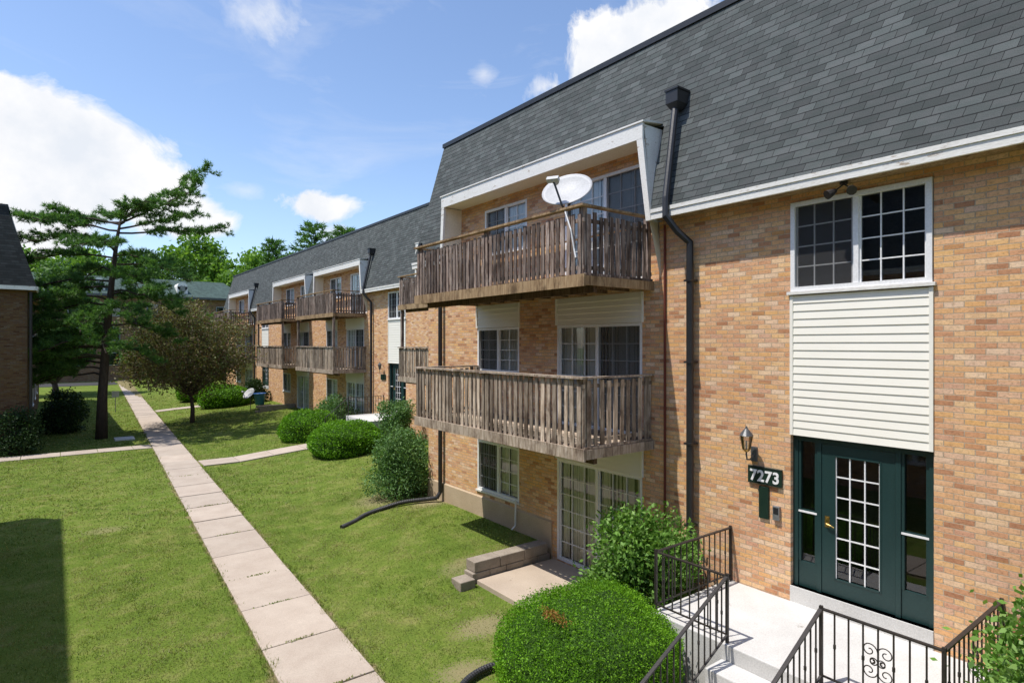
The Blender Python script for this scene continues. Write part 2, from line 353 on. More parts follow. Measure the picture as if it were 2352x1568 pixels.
def blades():
    out = []
    def region(n, x0,x1,y0,y1,h,w):
        x = np.random.uniform(x0,x1,n); y = np.random.uniform(y0,y1,n)
        c = 2.95+.0484*(y-8)
        ed = .05*np.sin(y*3.1)*np.sin(y*7.7+1)+.035*np.sin(y*17)+.03*np.sin(y*1.3)
        d = np.abs(x-c); k = (d > .57+ed+np.random.uniform(-.06,.05,n))
        k &= ~((x>6.28)&(y>6.0)&(y<9.7)); k &= ~((x>4.4)&(y<5.3)&(y>1)); k &= ~((x>8.15)&(y<14.5)); k &= x<12.1
        k &= ~((x>4.3)&(np.abs(y-25)<.6)); k &= ~((x<3.6)&(np.abs(y-30.6)<.52)); k &= ~((x>5.3)&(np.abs(y-46.2)<.57))
        k &= ~((x<-.6)&(y>32.3))
        for (px,py,pr) in ((5.5,7.9,.45),(4.5,6.95,.4),(7.9,13.9,.5)):
            dd = np.hypot(x-px,(y-py)*1.5)
            k &= ~(np.random.rand(n) < .8*np.clip(1.4-dd/pr,0,1))
        pn = .5+.5*np.sin(x*2.1+np.sin(y*1.7)*1.3)*np.sin(y*1.9+np.sin(x*1.1)*1.7)
        k &= np.random.rand(n) < .3+.7*pn
        x, y = x[k], y[k]; n = len(x); z = hgt(x,y)-.004
        P = np.stack([x,y,z],1); th = np.random.uniform(0,2*math.pi,n); a = np.stack([np.cos(th),np.sin(th),0*th],1)
        edge = (np.abs(x-(2.95+.0484*(y-8))) < .66)
        clump = (.75+.6*np.clip(np.sin(x*5.3+np.sin(y*4.1)*2)*np.sin(y*4.7+np.sin(x*3.3)*2),0,1))[:,None]
        hh = h*np.random.uniform(.4,1.2,(n,1))*(1+.6*edge[:,None])*clump; ww = w*np.random.uniform(.6,1.3,(n,1))
        ln = np.random.normal(size=(n,3))*.6; ln[:,2] = 1; tip = P+ln*hh + np.array([0,0,.02])*edge[:,None]
        out.append(np.stack([P-a*ww, P+a*ww, tip],1))
    region(240000, -1.5,8.2,5.2,17, .040,.0068)
    region(100000, -2,10,17,32, .050,.014)
    region(40000, -1,12,32,60, .06,.03)
    o = npmesh('grass', np.concatenate(out), 3, 'blade'); o['kind'] = 'stuff'
    tag(o, 'short mown green grass covering the courtyard lawn', 'grass')
blades()
P = []
for k in (1,2,3,4,6,8,11):
    yy = -6+1.52*(8+k)
    for _ in range(45):
        xx = wc(yy)+random.uniform(-.55,.55)*random.random(); P.append((xx, yy+random.gauss(0,.015), .045))
P = np.array(P); o = npmesh('weeds', leaf_quads(P, np.tile([0,0,1.],(len(P),1)), .05, .4), 4, 'blade'); o['kind']='stuff'
tag(o, 'small weeds growing in the joints of the pale sidewalk', 'weeds')

# ------------------------------------------------------------------ building pieces
def wall_open(mb, X, y0,y1,z0,z1, ops, k=1, depth=.16):
    ys = sorted({y0,y1,*[v for o in ops for v in o[:2] if y0<v<y1]}); zs = sorted({z0,z1,*[v for o in ops for v in o[2:4] if z0<v<z1]})
    for a, b in zip(ys, ys[1:]):
        for c, d in zip(zs, zs[1:]):
            my, mz = (a+b)/2, (c+d)/2
            if any(o[0]<my<o[1] and o[2]<mz<o[3] for o in ops): continue
            mb.quad((X,a,c),(X,a,d),(X,b,d),(X,b,c))
    for (a,b,c,d) in ops:
        X2 = X+k*depth; c = max(c,z0); d = min(d,z1)
        mb.quad((X,a,c),(X2,a,c),(X2,a,d),(X,a,d)); mb.quad((X,b,c),(X,b,d),(X2,b,d),(X2,b,c))
        mb.quad((X,a,c),(X,b,c),(X2,b,c),(X2,a,c)); mb.quad((X,a,d),(X2,a,d),(X2,b,d),(X,b,d))
def pane_quad(X, c, d, z0, z1, k):
    q = [(X,c,z0),(X,c,z1),(X,d,z1),(X,d,z0)]
    return MB().quad(*(q if k == 1 else q[::-1]))
def window(parent, X, y0,y1,z0,z1, cols=3, rows=4, back='blind', k=1, name='window', split=True, fm='vinyl', screen=0, glass='glass', bdepth=.095, fw=.055, label=None, openf=None):
    mb = MB(); a, b = X-k*.025, X+k*.07
    mb.box(a,b,y0,y1,z1-fw,z1); mb.box(a,b,y0,y1,z0,z0+fw); mb.box(a,b,y0,y0+fw,z0+fw,z1-fw); mb.box(a,b,y1-fw,y1,z0+fw,z1-fw)
    ym = (y0+y1)/2; zones = [(y0+fw,y1-fw)]
    if split:
        mb.box(X-k*.01,X+k*.065,ym-.035,ym+.035,z0+fw,z1-fw); zones = [(y0+fw,ym-.035),(ym+.035,y1-fw)]
    o = mb.build(name, fm, parent, label=label)
    if name == 'window': MB().box(X-k*.055,X+k*.02,y0-.04,y1+.04,z0-.045,z0-.003).build('sill', 'trim' if fm=='vinyl' else fm, o)
    for zi, (c, d) in enumerate(zones):
        g = MB()
        for i in range(1, cols): yy = c+(d-c)*i/cols; g.box(X+k*.018,X+k*.032,yy-.008,yy+.008,z0+fw,z1-fw)
        for j in range(1, rows): zz = z0+fw+(z1-z0-2*fw)*j/rows; g.box(X+k*.02,X+k*.03,c,d,zz-.008,zz+.008)
        g.box(X+k*.012,X+k*.034,c,c+.025,z0+fw,z1-fw); g.box(X+k*.012,X+k*.034,d-.025,d,z0+fw,z1-fw)
        g.build('grille', fm, o); pane_quad(X+k*.04,c,d,z0+fw,z1-fw,k).build('pane', glass, o)
    if screen and split:
        c, d = zones[0] if screen == 1 else zones[1]
        pane_quad(X+k*.006,c,d,z0+fw,z1-fw,k).build('insect_screen', 'screen', o)
    xb = X+k*bdepth
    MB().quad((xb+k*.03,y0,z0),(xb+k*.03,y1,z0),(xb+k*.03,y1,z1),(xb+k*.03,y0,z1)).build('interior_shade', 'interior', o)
    if back == 'blind':
        cb = MB(); n = int((y1-y0)/.09); w = (y1-y0)/n; gap = openf if openf else (-1,-1)
        for i in range(n):
            if random.random() < .05 or gap[0] < i/n < gap[1]: continue
            t = .014*random.choice((-1,1)); ya = y0+i*w
            cb.quad((xb-k*.01+t,ya,z0+.06),(xb-k*.01-t,ya+w*.93,z0+.06),(xb-k*.01-t,ya+w*.93,z1-.05),(xb-k*.01+t,ya,z1-.05))
        cb.build('vertical_blind', 'blind', o)
    return o
def siding(parent, X, y0,y1,z0,z1, k=1, ex=.112, dp=.010, label=None):
    mb = MB(); n = max(1, round((z1-z0)/ex)); e = (z1-z0)/n; f = .006+dp
    for i in range(n):
        a = z0+i*e; b = a+e
        mb.quad((X-k*f,y0,a),(X-k*f,y1,a),(X-k*.006,y1,b),(X-k*.006,y0,b)); mb.quad((X-k*.006,y0,a),(X-k*.006,y1,a),(X-k*f,y1,a),(X-k*f,y0,a))
    mb.box(X-k*(f+.008),X+k*.02,y0-.03,y0+.012,z0,z1); mb.box(X-k*(f+.008),X+k*.02,y1-.012,y1+.03,z0,z1)
    return mb.build('siding_panel', 'siding', parent, label=label)
def balcony(parent, X, y0, y1, zb, upper, wood, seed, detail=True):
    rg = random.Random(seed); xf = X-1.65; zt = zb+.19
    d = MB()
    n = 11; w = 1.62/n
    for i in range(n): d.box(xf+.02+i*w, xf+.02+(i+1)*w-.012, y0-.03, y1+.03, zt-.035, zt+rg.uniform(0,.004))
    o = d.build('balcony', wood, parent)
    r = MB(); r.box(xf-.04,xf,y0-.06,y1+.06,zb-.02,zt-.02); r.box(xf,X,y0-.045,y0-.005,zb+.0,zt-.04); r.box(xf,X,y1+.005,y1+.045,zb,zt-.04)
    r.build('rim_board', 'wood' if not upper else 'wood_rail', o)
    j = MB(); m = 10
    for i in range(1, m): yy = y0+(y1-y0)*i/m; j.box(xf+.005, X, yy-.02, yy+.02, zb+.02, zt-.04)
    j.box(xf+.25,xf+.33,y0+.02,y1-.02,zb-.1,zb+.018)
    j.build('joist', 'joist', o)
    H = 1.05 if not upper else .93; top = zt+(1.1 if not upper else 1.07)
    rail = MB(); rw = 'wood' if not upper else 'wood_rail'
    rail.box(xf-.06,xf+.06,y0-.05,y1+.05,top-.035,top); rail.box(xf+.062,X,y0-.05,y0+.05,top-.033,top-.002); rail.box(xf+.062,X,y1-.05,y1+.05,top-.033,top-.002)
    rail.build('top_rail', rw, o)
    lr = MB(); z2 = zt+H-.13
    for zz in (zt+.06, z2): lr.box(xf+.012,xf+.045,y0,y1,zz,zz+.06); lr.box(xf+.05,X,y0+.012,y0+.045,zz,zz+.06); lr.box(xf+.05,X,y1-.045,y1-.012,zz,zz+.06)
    lr.build('cross_rail', wood, o)
    for (px,py) in ((xf+.06,y0+.06),(xf+.06,y1-.06),(xf+.06,(y0+y1)/2),(X-.06,y0+.06),(X-.06,y1-.06)):
        MB().box(px-.045,px+.045,py-.045,py+.045,zb+.02,top-.036).build('post', wood, o)
    pk = MB()
    def pick(cx, cy, alongy):
        t = rg.gauss(0,.010); hh = H+rg.gauss(0,.016); b = zt-.12 if not upper else zt-.02+rg.uniform(-.02,.02); ww = (.043 if not upper else .041)*rg.uniform(.85,1.1)
        a0, a1 = (-ww, ww); th = .009
        if alongy: v = [(cx-th,cy+a0,b),(cx+th,cy+a0,b),(cx+th,cy+a1,b),(cx-th,cy+a1,b)]; w_ = [(p[0],p[1]+t,zt+hh) for p in v]
        else: v = [(cx+a0,cy-th,b),(cx+a1,cy-th,b),(cx+a1,cy+th,b),(cx+a0,cy+th,b)]; w_ = [(p[0]+t,p[1],zt+hh) for p in v]
        pk.hexa(v+w_)
    sp = .147 if not upper else .128
    yy = y0+.02
    while yy < y1: pick(xf-.001, yy+sp/2*.9, True); yy += sp*rg.uniform(.93,1.07)
    for ys in (y0, y1):
        xx = xf+.1
        while xx < X-.1: pick(xx+.03, ys, False); xx += sp*1.02
    pk.build('picket_panel', wood, o)
    return o
def living_unit(bld, X, Y0, oz, seed, shade=True):
    y = Y0
    window(bld, X+.02, y+.37,y+2.6, oz+.12,oz+2.17, 3,6,'blind',name='sliding_door',screen=0)
    window(bld, X+.02, y+3.86,y+5.5, oz+1.0,oz+2.2, 2,4,'blind',screen=2)
    window(bld, X+.02, y+.37,y+2.6, oz+2.88,oz+4.88, 3,6,'blind',name='sliding_door',screen=1)
    window(bld, X+.02, y+3.86,y+5.5, oz+3.85,oz+4.88, 2,4,'blind',screen=2)
    for (a, b) in ((y+.37,y+2.6),(y+3.86,y+5.5)): siding(bld, X, a,b, oz+4.885,oz+5.42, ex=.11, dp=.02)
    siding(bld, X, y+.37,y+2.6, oz+2.175,oz+2.68, ex=.11, dp=.02)
    XR = X+.22
    window(bld, XR+.02, y+.37,y+2.6, oz+5.66,oz+7.75, 3,6,'blind',name='sliding_door',screen=1)
    window(bld, XR+.02, y+3.86,y+5.5, oz+6.65,oz+7.75, 2,4,'blind',screen=2)
    mb = MB(); wall_open(mb, XR, y,y+6.65, oz+5.5, oz+7.97, [(y+.37,y+2.6,oz+5.66,oz+7.75),(y+3.86,y+5.5,oz+6.65,oz+7.75)])
    mb.build('recess_wall','brick',bld)
    xe = X-.32; zt = oz+8.2; xm = X+.14
    d = MB(); a, b = y+.1, y+6.6
    d.box(xe-.03, xe+.02, a-.03, b+.03, oz+7.95, zt+.02)
    o = d.build('dormer', 'trim', bld)
    t = MB(); t.hexa([(xe-.05,a-.06,zt+.02),(xm+.1,a-.06,zt+.10),(xm+.1,b+.06,zt+.10),(xe-.05,b+.06,zt+.02),(xe-.05,a-.06,zt+.05),(xm+.1,a-.06,zt+.14),(xm+.1,b+.06,zt+.14),(xe-.05,b+.06,zt+.05)])
    t.build('dormer_cap', 'trim', o)
    for (s, yy, yb) in ((-1, a, y-.08), (1, b, y+6.7)):
        L = MB(); w = .10
        i0, i1 = (yy-.03, yy+w) if s<0 else (yy-w, yy+.03)
        j0, j1 = (yb-.02, yb+w-.02) if s<0 else (yb-w+.02, yb+.02)
        L.hexa([(xe-.028,j0,oz+6.55),(xe+.03,j0,oz+6.55),(xe+.03,j1,oz+6.55),(xe-.028,j1,oz+6.55),(xe-.028,i0,oz+7.95),(xe+.03,i0,oz+7.95),(xe+.03,i1,oz+7.95),(xe-.028,i1,oz+7.95)])
        L.build('side_trim', 'trim', o)
        c = MB(); yc = yy-.02 if s<0 else yy+.02
        c.add([(xe+.028,yb,oz+6.62),(xe+.028,yc,zt),(xm+.05,yc,zt+.0)], [(0,1,2)]); c.build('cheek','trim',o)
        q = MB(); yi = yy+.05 if s<0 else yy-.05; yj = yb+.05 if s<0 else yb-.05
        q.quad((xe+.03,yi,oz+7.95),(XR,yi,oz+7.95),(XR,yj,oz+5.6),(xe+.03,yj,oz+6.55)); q.quad((xe+.03,yj,oz+6.55),(XR,yj,oz+5.6),(XR,yj,oz+5.6),(X,yj,oz+5.6))
        q.build('side_panel','cream',o)
    s_ = MB(); s_.quad((xe,a,oz+7.97),(xe,b,oz+7.97),(XR,b,oz+7.97),(XR,a,oz+7.97)); s_.build('soffit','cream',o)
    balcony(bld, X, y+.15, y+5.5, oz+2.7, False, 'wood', seed)
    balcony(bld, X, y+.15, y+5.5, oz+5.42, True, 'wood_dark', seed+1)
    return [(y+.37,y+2.6,oz+.12,oz+2.17),(y+3.86,y+5.5,oz+1.0,oz+2.2),(y+.37,y+2.6,oz+2.88,oz+5.42),(y+3.86,y+5.5,oz+3.85,oz+5.42),(y,y+6.65,oz+5.58,oz+6.6),(y+.37,y+2.6,oz+2.17,oz+2.68)]
def mansard(bld, X, y0,y1, oz, cuts, k=1, m='shingle', hip0=0, hip1=0):
    xb = lambda z: X-k*.32+k*(z-(oz+6.7))*.2941
    ys = sorted({y0,y1,*[v for c in cuts for v in c]}); mb = MB(); zt = oz+10.1
    def yy(v, z):
        if v == y0: return v+hip0*(z-(oz+6.7))
        if v == y1: return v-hip1*(z-(oz+6.7))
        return v
    for a, b in zip(ys, ys[1:]):
        cut = any(c[0]-.01 < (a+b)/2 < c[1]+.01 for c in cuts)
        z0 = oz+8.24 if cut else oz+6.7
        mb.quad((xb(z0),yy(a,z0),z0),(xb(z0),yy(b,z0),z0),(xb(zt),yy(b,zt),zt),(xb(zt),yy(a,zt),zt))
    W = k*14
    a, b = yy(y0,zt), yy(y1,zt)
    mb.quad((xb(oz+6.7),y0,oz+6.7),(xb(zt),a,zt),(X+W,a,zt),(X+W,y0,oz+6.7)); mb.quad((xb(oz+6.7),y1,oz+6.7),(X+W,y1,oz+6.7),(X+W,b,zt),(xb(zt),b,zt))
    mb.quad((xb(zt),a,zt),(xb(zt),b,zt),(X+W,b,zt),(X+W,a,zt))
    o = mb.build('mansard_roof', m, bld)
    c = MB(); x = xb(zt); c.box(x-k*.04,x+k*.12,a-.03,b+.03,zt-.02,zt+.09); c.box(x+k*.12,X+W,b-.1,b+.03,zt-.02,zt+.09); c.box(x+k*.12,X+W,a-.03,a+.1,zt-.02,zt+.09); c.build('roof_cap','black',o)
    x = xb(oz+6.7)
    segs = []; cur = y0
    for (p, q) in sorted(cuts): segs.append((cur,p-.1)); cur = q+.05
    segs.append((cur,y1))
    for (p, q) in segs:
        f = MB(); f.box(x-k*.025,x+k*.02,p,q,oz+6.555,oz+6.715); f.box(x-k*.04,x-k*.026,p,q,oz+6.66,oz+6.72); f.build('fascia','trim',o)
        MB().box(x+k*.021,X+k*.05,p,q,oz+6.57,oz+6.61).build('eave_soffit','wood_rail',o)
    for yv in (y0,y1): MB().box(x+k*.03,X+W,yv-.02,yv+.02,oz+6.56,oz+6.72).build('fascia','trim',o)
def body(bld, X, y0,y1, oz, ops, k=1, m='brick', zt=6.575):
    mb = MB(); wall_open(mb, X, y0,y1, -.6, oz+zt, ops, k)
    W = X+k*13.5
    mb.quad((X,y1,-.6),(W,y1,-.6),(W,y1,oz+zt+.2),(X,y1,oz+zt+.2)); mb.quad((X,y0,-.6),(X,y0,oz+zt+.2),(W,y0,oz+zt+.2),(W,y0,-.6)); mb.quad((W,y0,-.6),(W,y1,-.6),(W,y1,oz+zt+.2),(W,y0,oz+zt+.2))
    return mb.build('brick_wall', m, bld)
def entrance(bld, X, y0,y1, oz, full=True):
    window(bld, X+.0, y0+.01,y1-.01, oz+5.23,oz+6.46, 3,4,'none',screen=2,glass='glass_dark',fw=.06,bdepth=.14,label='wide white grid window above the entrance siding')
    siding(bld, X-.0, y0+.03,y1-.03, oz+3.24,oz+5.17, ex=.107, dp=.011)
    XD = X+.10; z0, z1 = oz+1.14, oz+3.23
    w = y1-y0; ya = y0+.43; yb = ya+.9
    f = MB(); F = lambda a,b,c,d,x0=-.03,x1=.06: f.box(XD+x0,XD+x1,a,b,c,d)
    F(y0,y1,z1-.07,z1); F(y0,y0+.07,z0,z1-.07); F(y1-.07,y1,z0,z1-.07); F(ya-.06,ya,z0,z1-.07); F(yb,yb+.06,z0,z1-.07)
    for (a,b) in ((y0+.07,ya-.06),(yb+.06,y1-.07)):
        F(a,b,z0,z0+.35,-.01,.05); F(a,b,z0+1.02,z0+1.07,-.01,.05)
        for s in (0,1):
            c = a if s==0 else b-.035; F(c,c+.035,z0+.35,z1-.07,-.015,.05)
    fr = f.build('door_frame','green',bld)
    for (a,b) in ((y0+.07,ya-.06),(yb+.06,y1-.07)):
        pane_quad(XD+.02,a,b,z0+.35,z1-.07,1).build('sidelight_pane','glass_dark',fr)
        MB().box(XD-.022,XD-.012,a,b,z0+1.03,z0+1.055).build('sidelight_bar','vinyl',fr)
    MB().box(X-.02,XD+.1,y0,y1,z0-.23,z0).build('threshold','concrete',fr)
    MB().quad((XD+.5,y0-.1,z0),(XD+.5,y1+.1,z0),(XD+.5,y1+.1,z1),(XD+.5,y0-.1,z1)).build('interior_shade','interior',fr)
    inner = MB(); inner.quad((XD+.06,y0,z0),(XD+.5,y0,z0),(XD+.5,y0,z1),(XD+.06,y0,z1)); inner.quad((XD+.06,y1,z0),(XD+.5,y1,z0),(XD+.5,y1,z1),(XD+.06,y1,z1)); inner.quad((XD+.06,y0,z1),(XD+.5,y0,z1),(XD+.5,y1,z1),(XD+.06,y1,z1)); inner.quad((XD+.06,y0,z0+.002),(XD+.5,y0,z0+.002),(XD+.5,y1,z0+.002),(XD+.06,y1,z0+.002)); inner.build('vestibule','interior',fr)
    d = MB(); a, b = ya+.005, yb-.005; s = .17; e = z1-.075
    D = lambda p,q,r,s2: d.box(XD-.02,XD+.025,p,q,r,s2)
    D(a,a+s,z0+.01,e); D(b-s,b,z0+.01,e); D(a+s,b-s,e-.15,e); D(a+s,b-s,z0+.01,z0+.24)
    o = d.build('door','green',bld, label='dark green entrance door with a white grid of small lights')
    g = MB(); gz0, gz1 = z0+.24, e-.15
    g.box(XD-.026,XD-.016,a+s-.018,a+s+.006,gz0-.018,gz1+.018); g.box(XD-.026,XD-.016,b-s-.006,b-s+.018,gz0-.018,gz1+.018); g.box(XD-.026,XD-.016,a+s,b-s,gz0-.018,gz0+.006); g.box(XD-.026,XD-.016,a+s,b-s,gz1-.006,gz1+.018)
    g.build('light_moulding','green',o)
    g = MB()
    for i in (1,2): yy = a+s+(b-a-2*s)*i/3; g.box(XD-.012,XD,yy-.008,yy+.008,gz0,gz1)
    for j in range(1,6): zz = gz0+(gz1-gz0)*j/6; g.box(XD-.011,XD-.001,a+s,b-s,zz-.008,zz+.008)
    for yy in (a+s+.01, b-s-.01): g.box(XD-.012,XD,yy-.006,yy+.006,gz0,gz1)
    g.build('grille','vinyl',o)
    pane_quad(XD+.006,a+s,b-s,gz0,gz1,1).build('pane','glass_dark',o)
    h = MB(); hz = z0+.95; hy = b-.07
    h.tube([(XD-.02,hy,hz),(XD-.055,hy,hz),(XD-.06,hy-.06,hz-.01),(XD-.055,hy-.1,hz-.03)],.011,8); h.box(XD-.026,XD-.02,hy-.03,hy+.03,hz-.05,hz+.10); h.lathe((XD-.03,hy,hz+.07),[(0,-.015),(.018,-.012),(.018,.012),(0,.015)],8)
    h.build('handle','brass',o)
    return [(y0,y1,oz+1.14,oz+6.47)]
def rain_head(parent, X, oz, ye, s=1.0):
    x0, x1, y0, y1 = X-.06, X+.26, ye-.12*s, ye+.12*s
    h = MB(); z = oz+8.5
    h.box(x0,x1,y0,y1,z,z+.2); h.box(x0-.015,x1,y0-.015,y1+.015,z+.202,z+.235)
    h.hexa([(x0+.06,ye-.06,z-.1),(x1-.12,ye-.06,z-.1),(x1-.12,ye+.06,z-.1),(x0+.06,ye+.06,z-.1),(x0,y0,z-.002),(x1,y0,z-.002),(x1,y1,z-.002),(x0,y1,z-.002)])
    return h.build('rainwater_head','black',parent)

# ------------------------------------------------------------------ near building
B1 = thing('apartment_building', 'three storey tan brick apartment building with slate mansard roof, filling the right side', 'building', (8.2, 4, 0))
ops = living_unit(B1, 8.2, 6.6, 0, 11)
ops += entrance(B1, 8.2, 2.59, 4.31, 0)
body(B1, 8.2, -9, 14.5, 0, ops)
mansard(B1, 8.2, -9.3, 14.8, 0, [(6.6,13.25)])
mb = MB(); wall_open(mb, 8.172, 9.35,14.5, -.5,.82, []); mb.quad((8.172,9.35,.82),(8.172,14.5,.82),(8.2,14.5,.85),(8.2,9.35,.85)); mb.quad((8.172,9.35,-.5),(8.2,9.35,-.5),(8.2,9.35,.85),(8.172,9.35,.82))
mb.build('foundation','foundation',B1)
d = MB(); dx = 8.09; dy = 5.9
d.tube([(8.24,6.3,8.42),(7.83,6.17,6.85),(7.80,6.15,6.55),(7.95,6.03,6.3),(dx,dy,6.12),(dx,dy,5.8),(dx,dy,.35)], .058, 10)
o = d.build('downspout','black',B1,smooth=False)
rain_head(o, 8.2, 0, 6.3)
for z in (5.5,4.2,2.9,1.6): MB().box(8.02,8.2,dy-.07,dy+.07,z,z+.03).build('strap','black',o)
MB().tube([(8.17,6.46,6.5),(8.17,6.46,.4)],.02,8).build('conduit','red',B1)
d = MB(); d.tube([(7.84,14.3,7.2),(7.80,14.25,6.5),(7.95,14.0,6.25),(8.10,13.72,6.0),(8.10,13.7,5.6),(8.10,13.7,.62),(8.0,13.72,.46)],.055,10); d.build('downspout','black',B1)
MB().tube([(8.13,10.5,1.05),(8.12,10.5,.5),(8.02,10.5,.42)],.02,8).build('drain_pipe','vinyl',B1)

# ------------------------------------------------------------------ second building
B2 = thing('apartment_building', 'long tan brick apartment building with slate mansard roof, farther along and set back', 'building', (12.2, 35, .4))
ops = []
for i, Y0 in enumerate((15.4, 27.6, 35.6, 48.4)): ops += living_unit(B2, 12.2, Y0, .4, 31+i*5)
for ye in (23.55, 44.4): ops += entrance(B2, 12.2, ye, ye+1.72, .4)
body(B2, 12.2, 14.6, 57.6, .4, ops)
mansard(B2, 12.2, 14.3, 57.9, .4, [(Y0,Y0+6.65) for Y0 in (15.4,27.6,35.6,48.4)])
for ye in (26.9, 47.7):
    d = MB(); d.tube([(12.24,ye+.4,8.8),(11.83,ye+.27,7.25),(11.80,ye+.25,6.95),(11.95,ye+.13,6.7),(12.09,ye,6.5),(12.09,ye,.6)],.058,8); o = d.build('downspout','black',B2)
    rain_head(o, 12.2, .4, ye+.4, .9)
for (px,py) in ((10.62,20.8),(10.62,18.2),(10.62,33.0),(10.62,27.85),(10.62,35.85),(10.62,41.0)):
    MB().box(px-.05,px+.05,py-.05,py+.05,3.16,5.8).build('support_post','wood_dark',B2)

# ------------------------------------------------------------------ opposite building (behind the viewpoint) and left building
B3 = thing('apartment_building', 'tan brick apartment block on the near side of the courtyard behind the lawn shadow', 'building', (-3.5, 5, 0))
ops = []
for yy in (-12,-6,0,6,12,17):
    for zz in (1.0,3.85):
        ops.append((yy,yy+1.7,zz,zz+1.15)); window(B3, -3.52, yy,yy+1.7,zz,zz+1.15,2,3,'blind',k=-1)
body(B3, -3.5, -18, 20.5, 0, ops, k=-1); mansard(B3, -3.5, -18.3, 20.8, 0, [], k=-1)
B4 = thing('apartment_building', 'brick building end with dark shingled roof at the left edge behind the pine', 'building', (-.85, 40, .2))
ops = []
for yy in (36,41,46,51):
    for zz in (1.2,4.05): ops.append((yy,yy+1.7,zz,zz+1.15)); window(B4, -.87, yy,yy+1.7,zz,zz+1.15,2,3,'blind',k=-1)
body(B4, -.85, 32.5, 60, .2, ops, k=-1, m='brick_shade'); mansard(B4, -.85, 32.2, 60.3, .2, [], k=-1, hip0=.25, hip1=.25, m='shingle_shade')
for xx in (-.73,-2.6): MB().tube([(xx,32.42,6.7),(xx,32.42,.1)],.055,8).build('downspout','black',B4)

# ------------------------------------------------------------------ far building closing the view
B5 = thing('brick_building', 'distant dark brick building with grey green gabled roof and small white dormers', 'building', (10, 88, 0))
w = MB(); w.box(-30,21,88,100,-.5,10.6); w.build('brick_wall','brick_red',B5)
r = MB(); r.add([(-30.6,87.4,10.6),(21.6,87.4,10.6),(21.6,100.6,10.6),(-30.6,100.6,10.6),(-28,94,13.3),(19.5,94,13.3)],[(0,1,5,4),(1,2,5),(2,3,4,5),(3,0,4)]); ro = r.build('roof','shingle_green',B5)
MB().box(-30.6,21.6,87.36,87.42,10.35,10.62).build('gutter','dark_metal',ro)
for xx in (-9,4.5,13.5):
    dm = MB(); dm.box(xx-.6,xx+.6,88.6,91.5,11.0,12.0); dm.tube([(xx,88.6,12.0),(xx,92,12.0)],.6,16); do = dm.build('dormer','trim',B5)
    MB().box(xx-.3,xx+.3,88.52,88.6,11.3,12.1).build('pane','glass_dark',do)
for xx in range(-26,20,4):
    for zz in (2,5,8):
        f = MB().box(xx-.6,xx+.6,87.93,88.0,zz-.1,zz+1.5).build('window','grey_metal',B5); MB().box(xx-.52,xx+.52,87.9,87.93,zz,zz+1.4).build('pane','glass_dark',f)

# ------------------------------------------------------------------ entrance steps + railings
L1 = thing('entrance_steps', 'pale concrete landing and steps in front of the dark green door', 'steps', (7.3,3.6,0))
MB().box(6.38,8.195,1.9,5.28,-.2,.92).build('landing','concrete',L1,bevel=.012)
for i in range(4):
    MB().box(6.38-.34*(i+1),6.38-.34*i-.002,3.0,4.2,-.2,.92-.185*(i+1)).build('step','concrete',L1,bevel=.012)
def rail_run(parent, pts, top, bot, post_idx, spacing=.125, scroll=None):
    t = MB(); b = MB()
    for (p, q) in zip(pts, pts[1:]):
        P = Vector(p); Q = Vector(q)
        t.beam(P+Vector((0,0,top)), Q+Vector((0,0,top)), .04, .018); b.beam(P+Vector((0,0,bot)), Q+Vector((0,0,bot)), .025, .014)
    t.build('top_rail','rustblack',parent); b.build('bottom_rail','rustblack',parent)
    bl = MB()
    for (p, q) in zip(pts, pts[1:]):
        P = Vector(p); Q = Vector(q); n = max(1, int((Q-P).length/spacing))
        for i in range(1, n):
            c = P.lerp(Q, i/n); bl.box(c.x-.007,c.x+.007,c.y-.007,c.y+.007,c.z+bot,c.z+top-.009)
            if i % 2: bl.lathe((c.x,c.y,c.z+(top+bot)/2),[(0,-.04),(.014,-.02),(.014,.02),(0,.04)],6)
    bl.build('baluster','rustblack',parent)
    for i in post_idx:
        c = Vector(pts[i]); MB().box(c.x-.016,c.x+.016,c.y-.016,c.y+.016,c.z-.02,c.z+top+.03).build('post','rustblack',parent)
RL = thing('metal_railing', 'black iron railing on the left side of the entrance landing and steps', 'railing', (6.42,5.2,.9), 'black iron railings at the entrances')
rail_run(RL, [(8.17,5.23,.92),(6.43,5.23,.92),(6.43,4.16,.92),(4.85,4.16,.14)], .80,.10, (0,1,2,3))
RR = thing('metal_railing', 'black iron railing with scrollwork on the right side of the entrance steps', 'railing', (6.42,3.0,.9), 'black iron railings at the entrances')
rail_run(RR, [(4.85,3.05,.14),(6.43,3.05,.92),(6.43,1.95,.92),(8.17,1.95,.92)], .80,.10, (0,1,2,3))
sc = MB()
def curl(cx, cz, r, s, u):
    pts = []
    for i in range(22):
        a = i/21*math.pi*2.6; rr = r*(1-i/26)
        pts.append((6.43-.012, cx+s*(rr*math.cos(a)-r), cz+u*rr*math.sin(a)))
    sc.tube(pts,.006,5)
for s in (-1,1):
    for u in (-1,1): curl(2.5, 1.38+.10*u, .075, s, u); curl(2.5, 1.38, .04, s, u)
sc.build('scrollwork','rustblack',RR)
L2 = thing('entrance_steps', 'small concrete landing at the farther building entrance past the round hedges', 'steps', (11.3,24.4,.4))
MB().box(10.4,12.19,23.2,25.8,-.2,1.32).build('landing','concrete',L2,bevel=.01)
for i in range(3): MB().box(10.4-.32*(i+1),10.4-.32*i-.002,24.3,25.6,-.2,1.32-.22*(i+1)).build('step','concrete',L2)
RB = thing('metal_railing','thin black handrail beside the farther entrance steps and round hedges','railing',(10.4,25.7,.6),'black iron railings at the entrances')
rail_run(RB, [(9.4,25.66,.5),(10.45,25.66,1.32),(12.15,25.66,1.32)],.8,.1,(0,1,2))

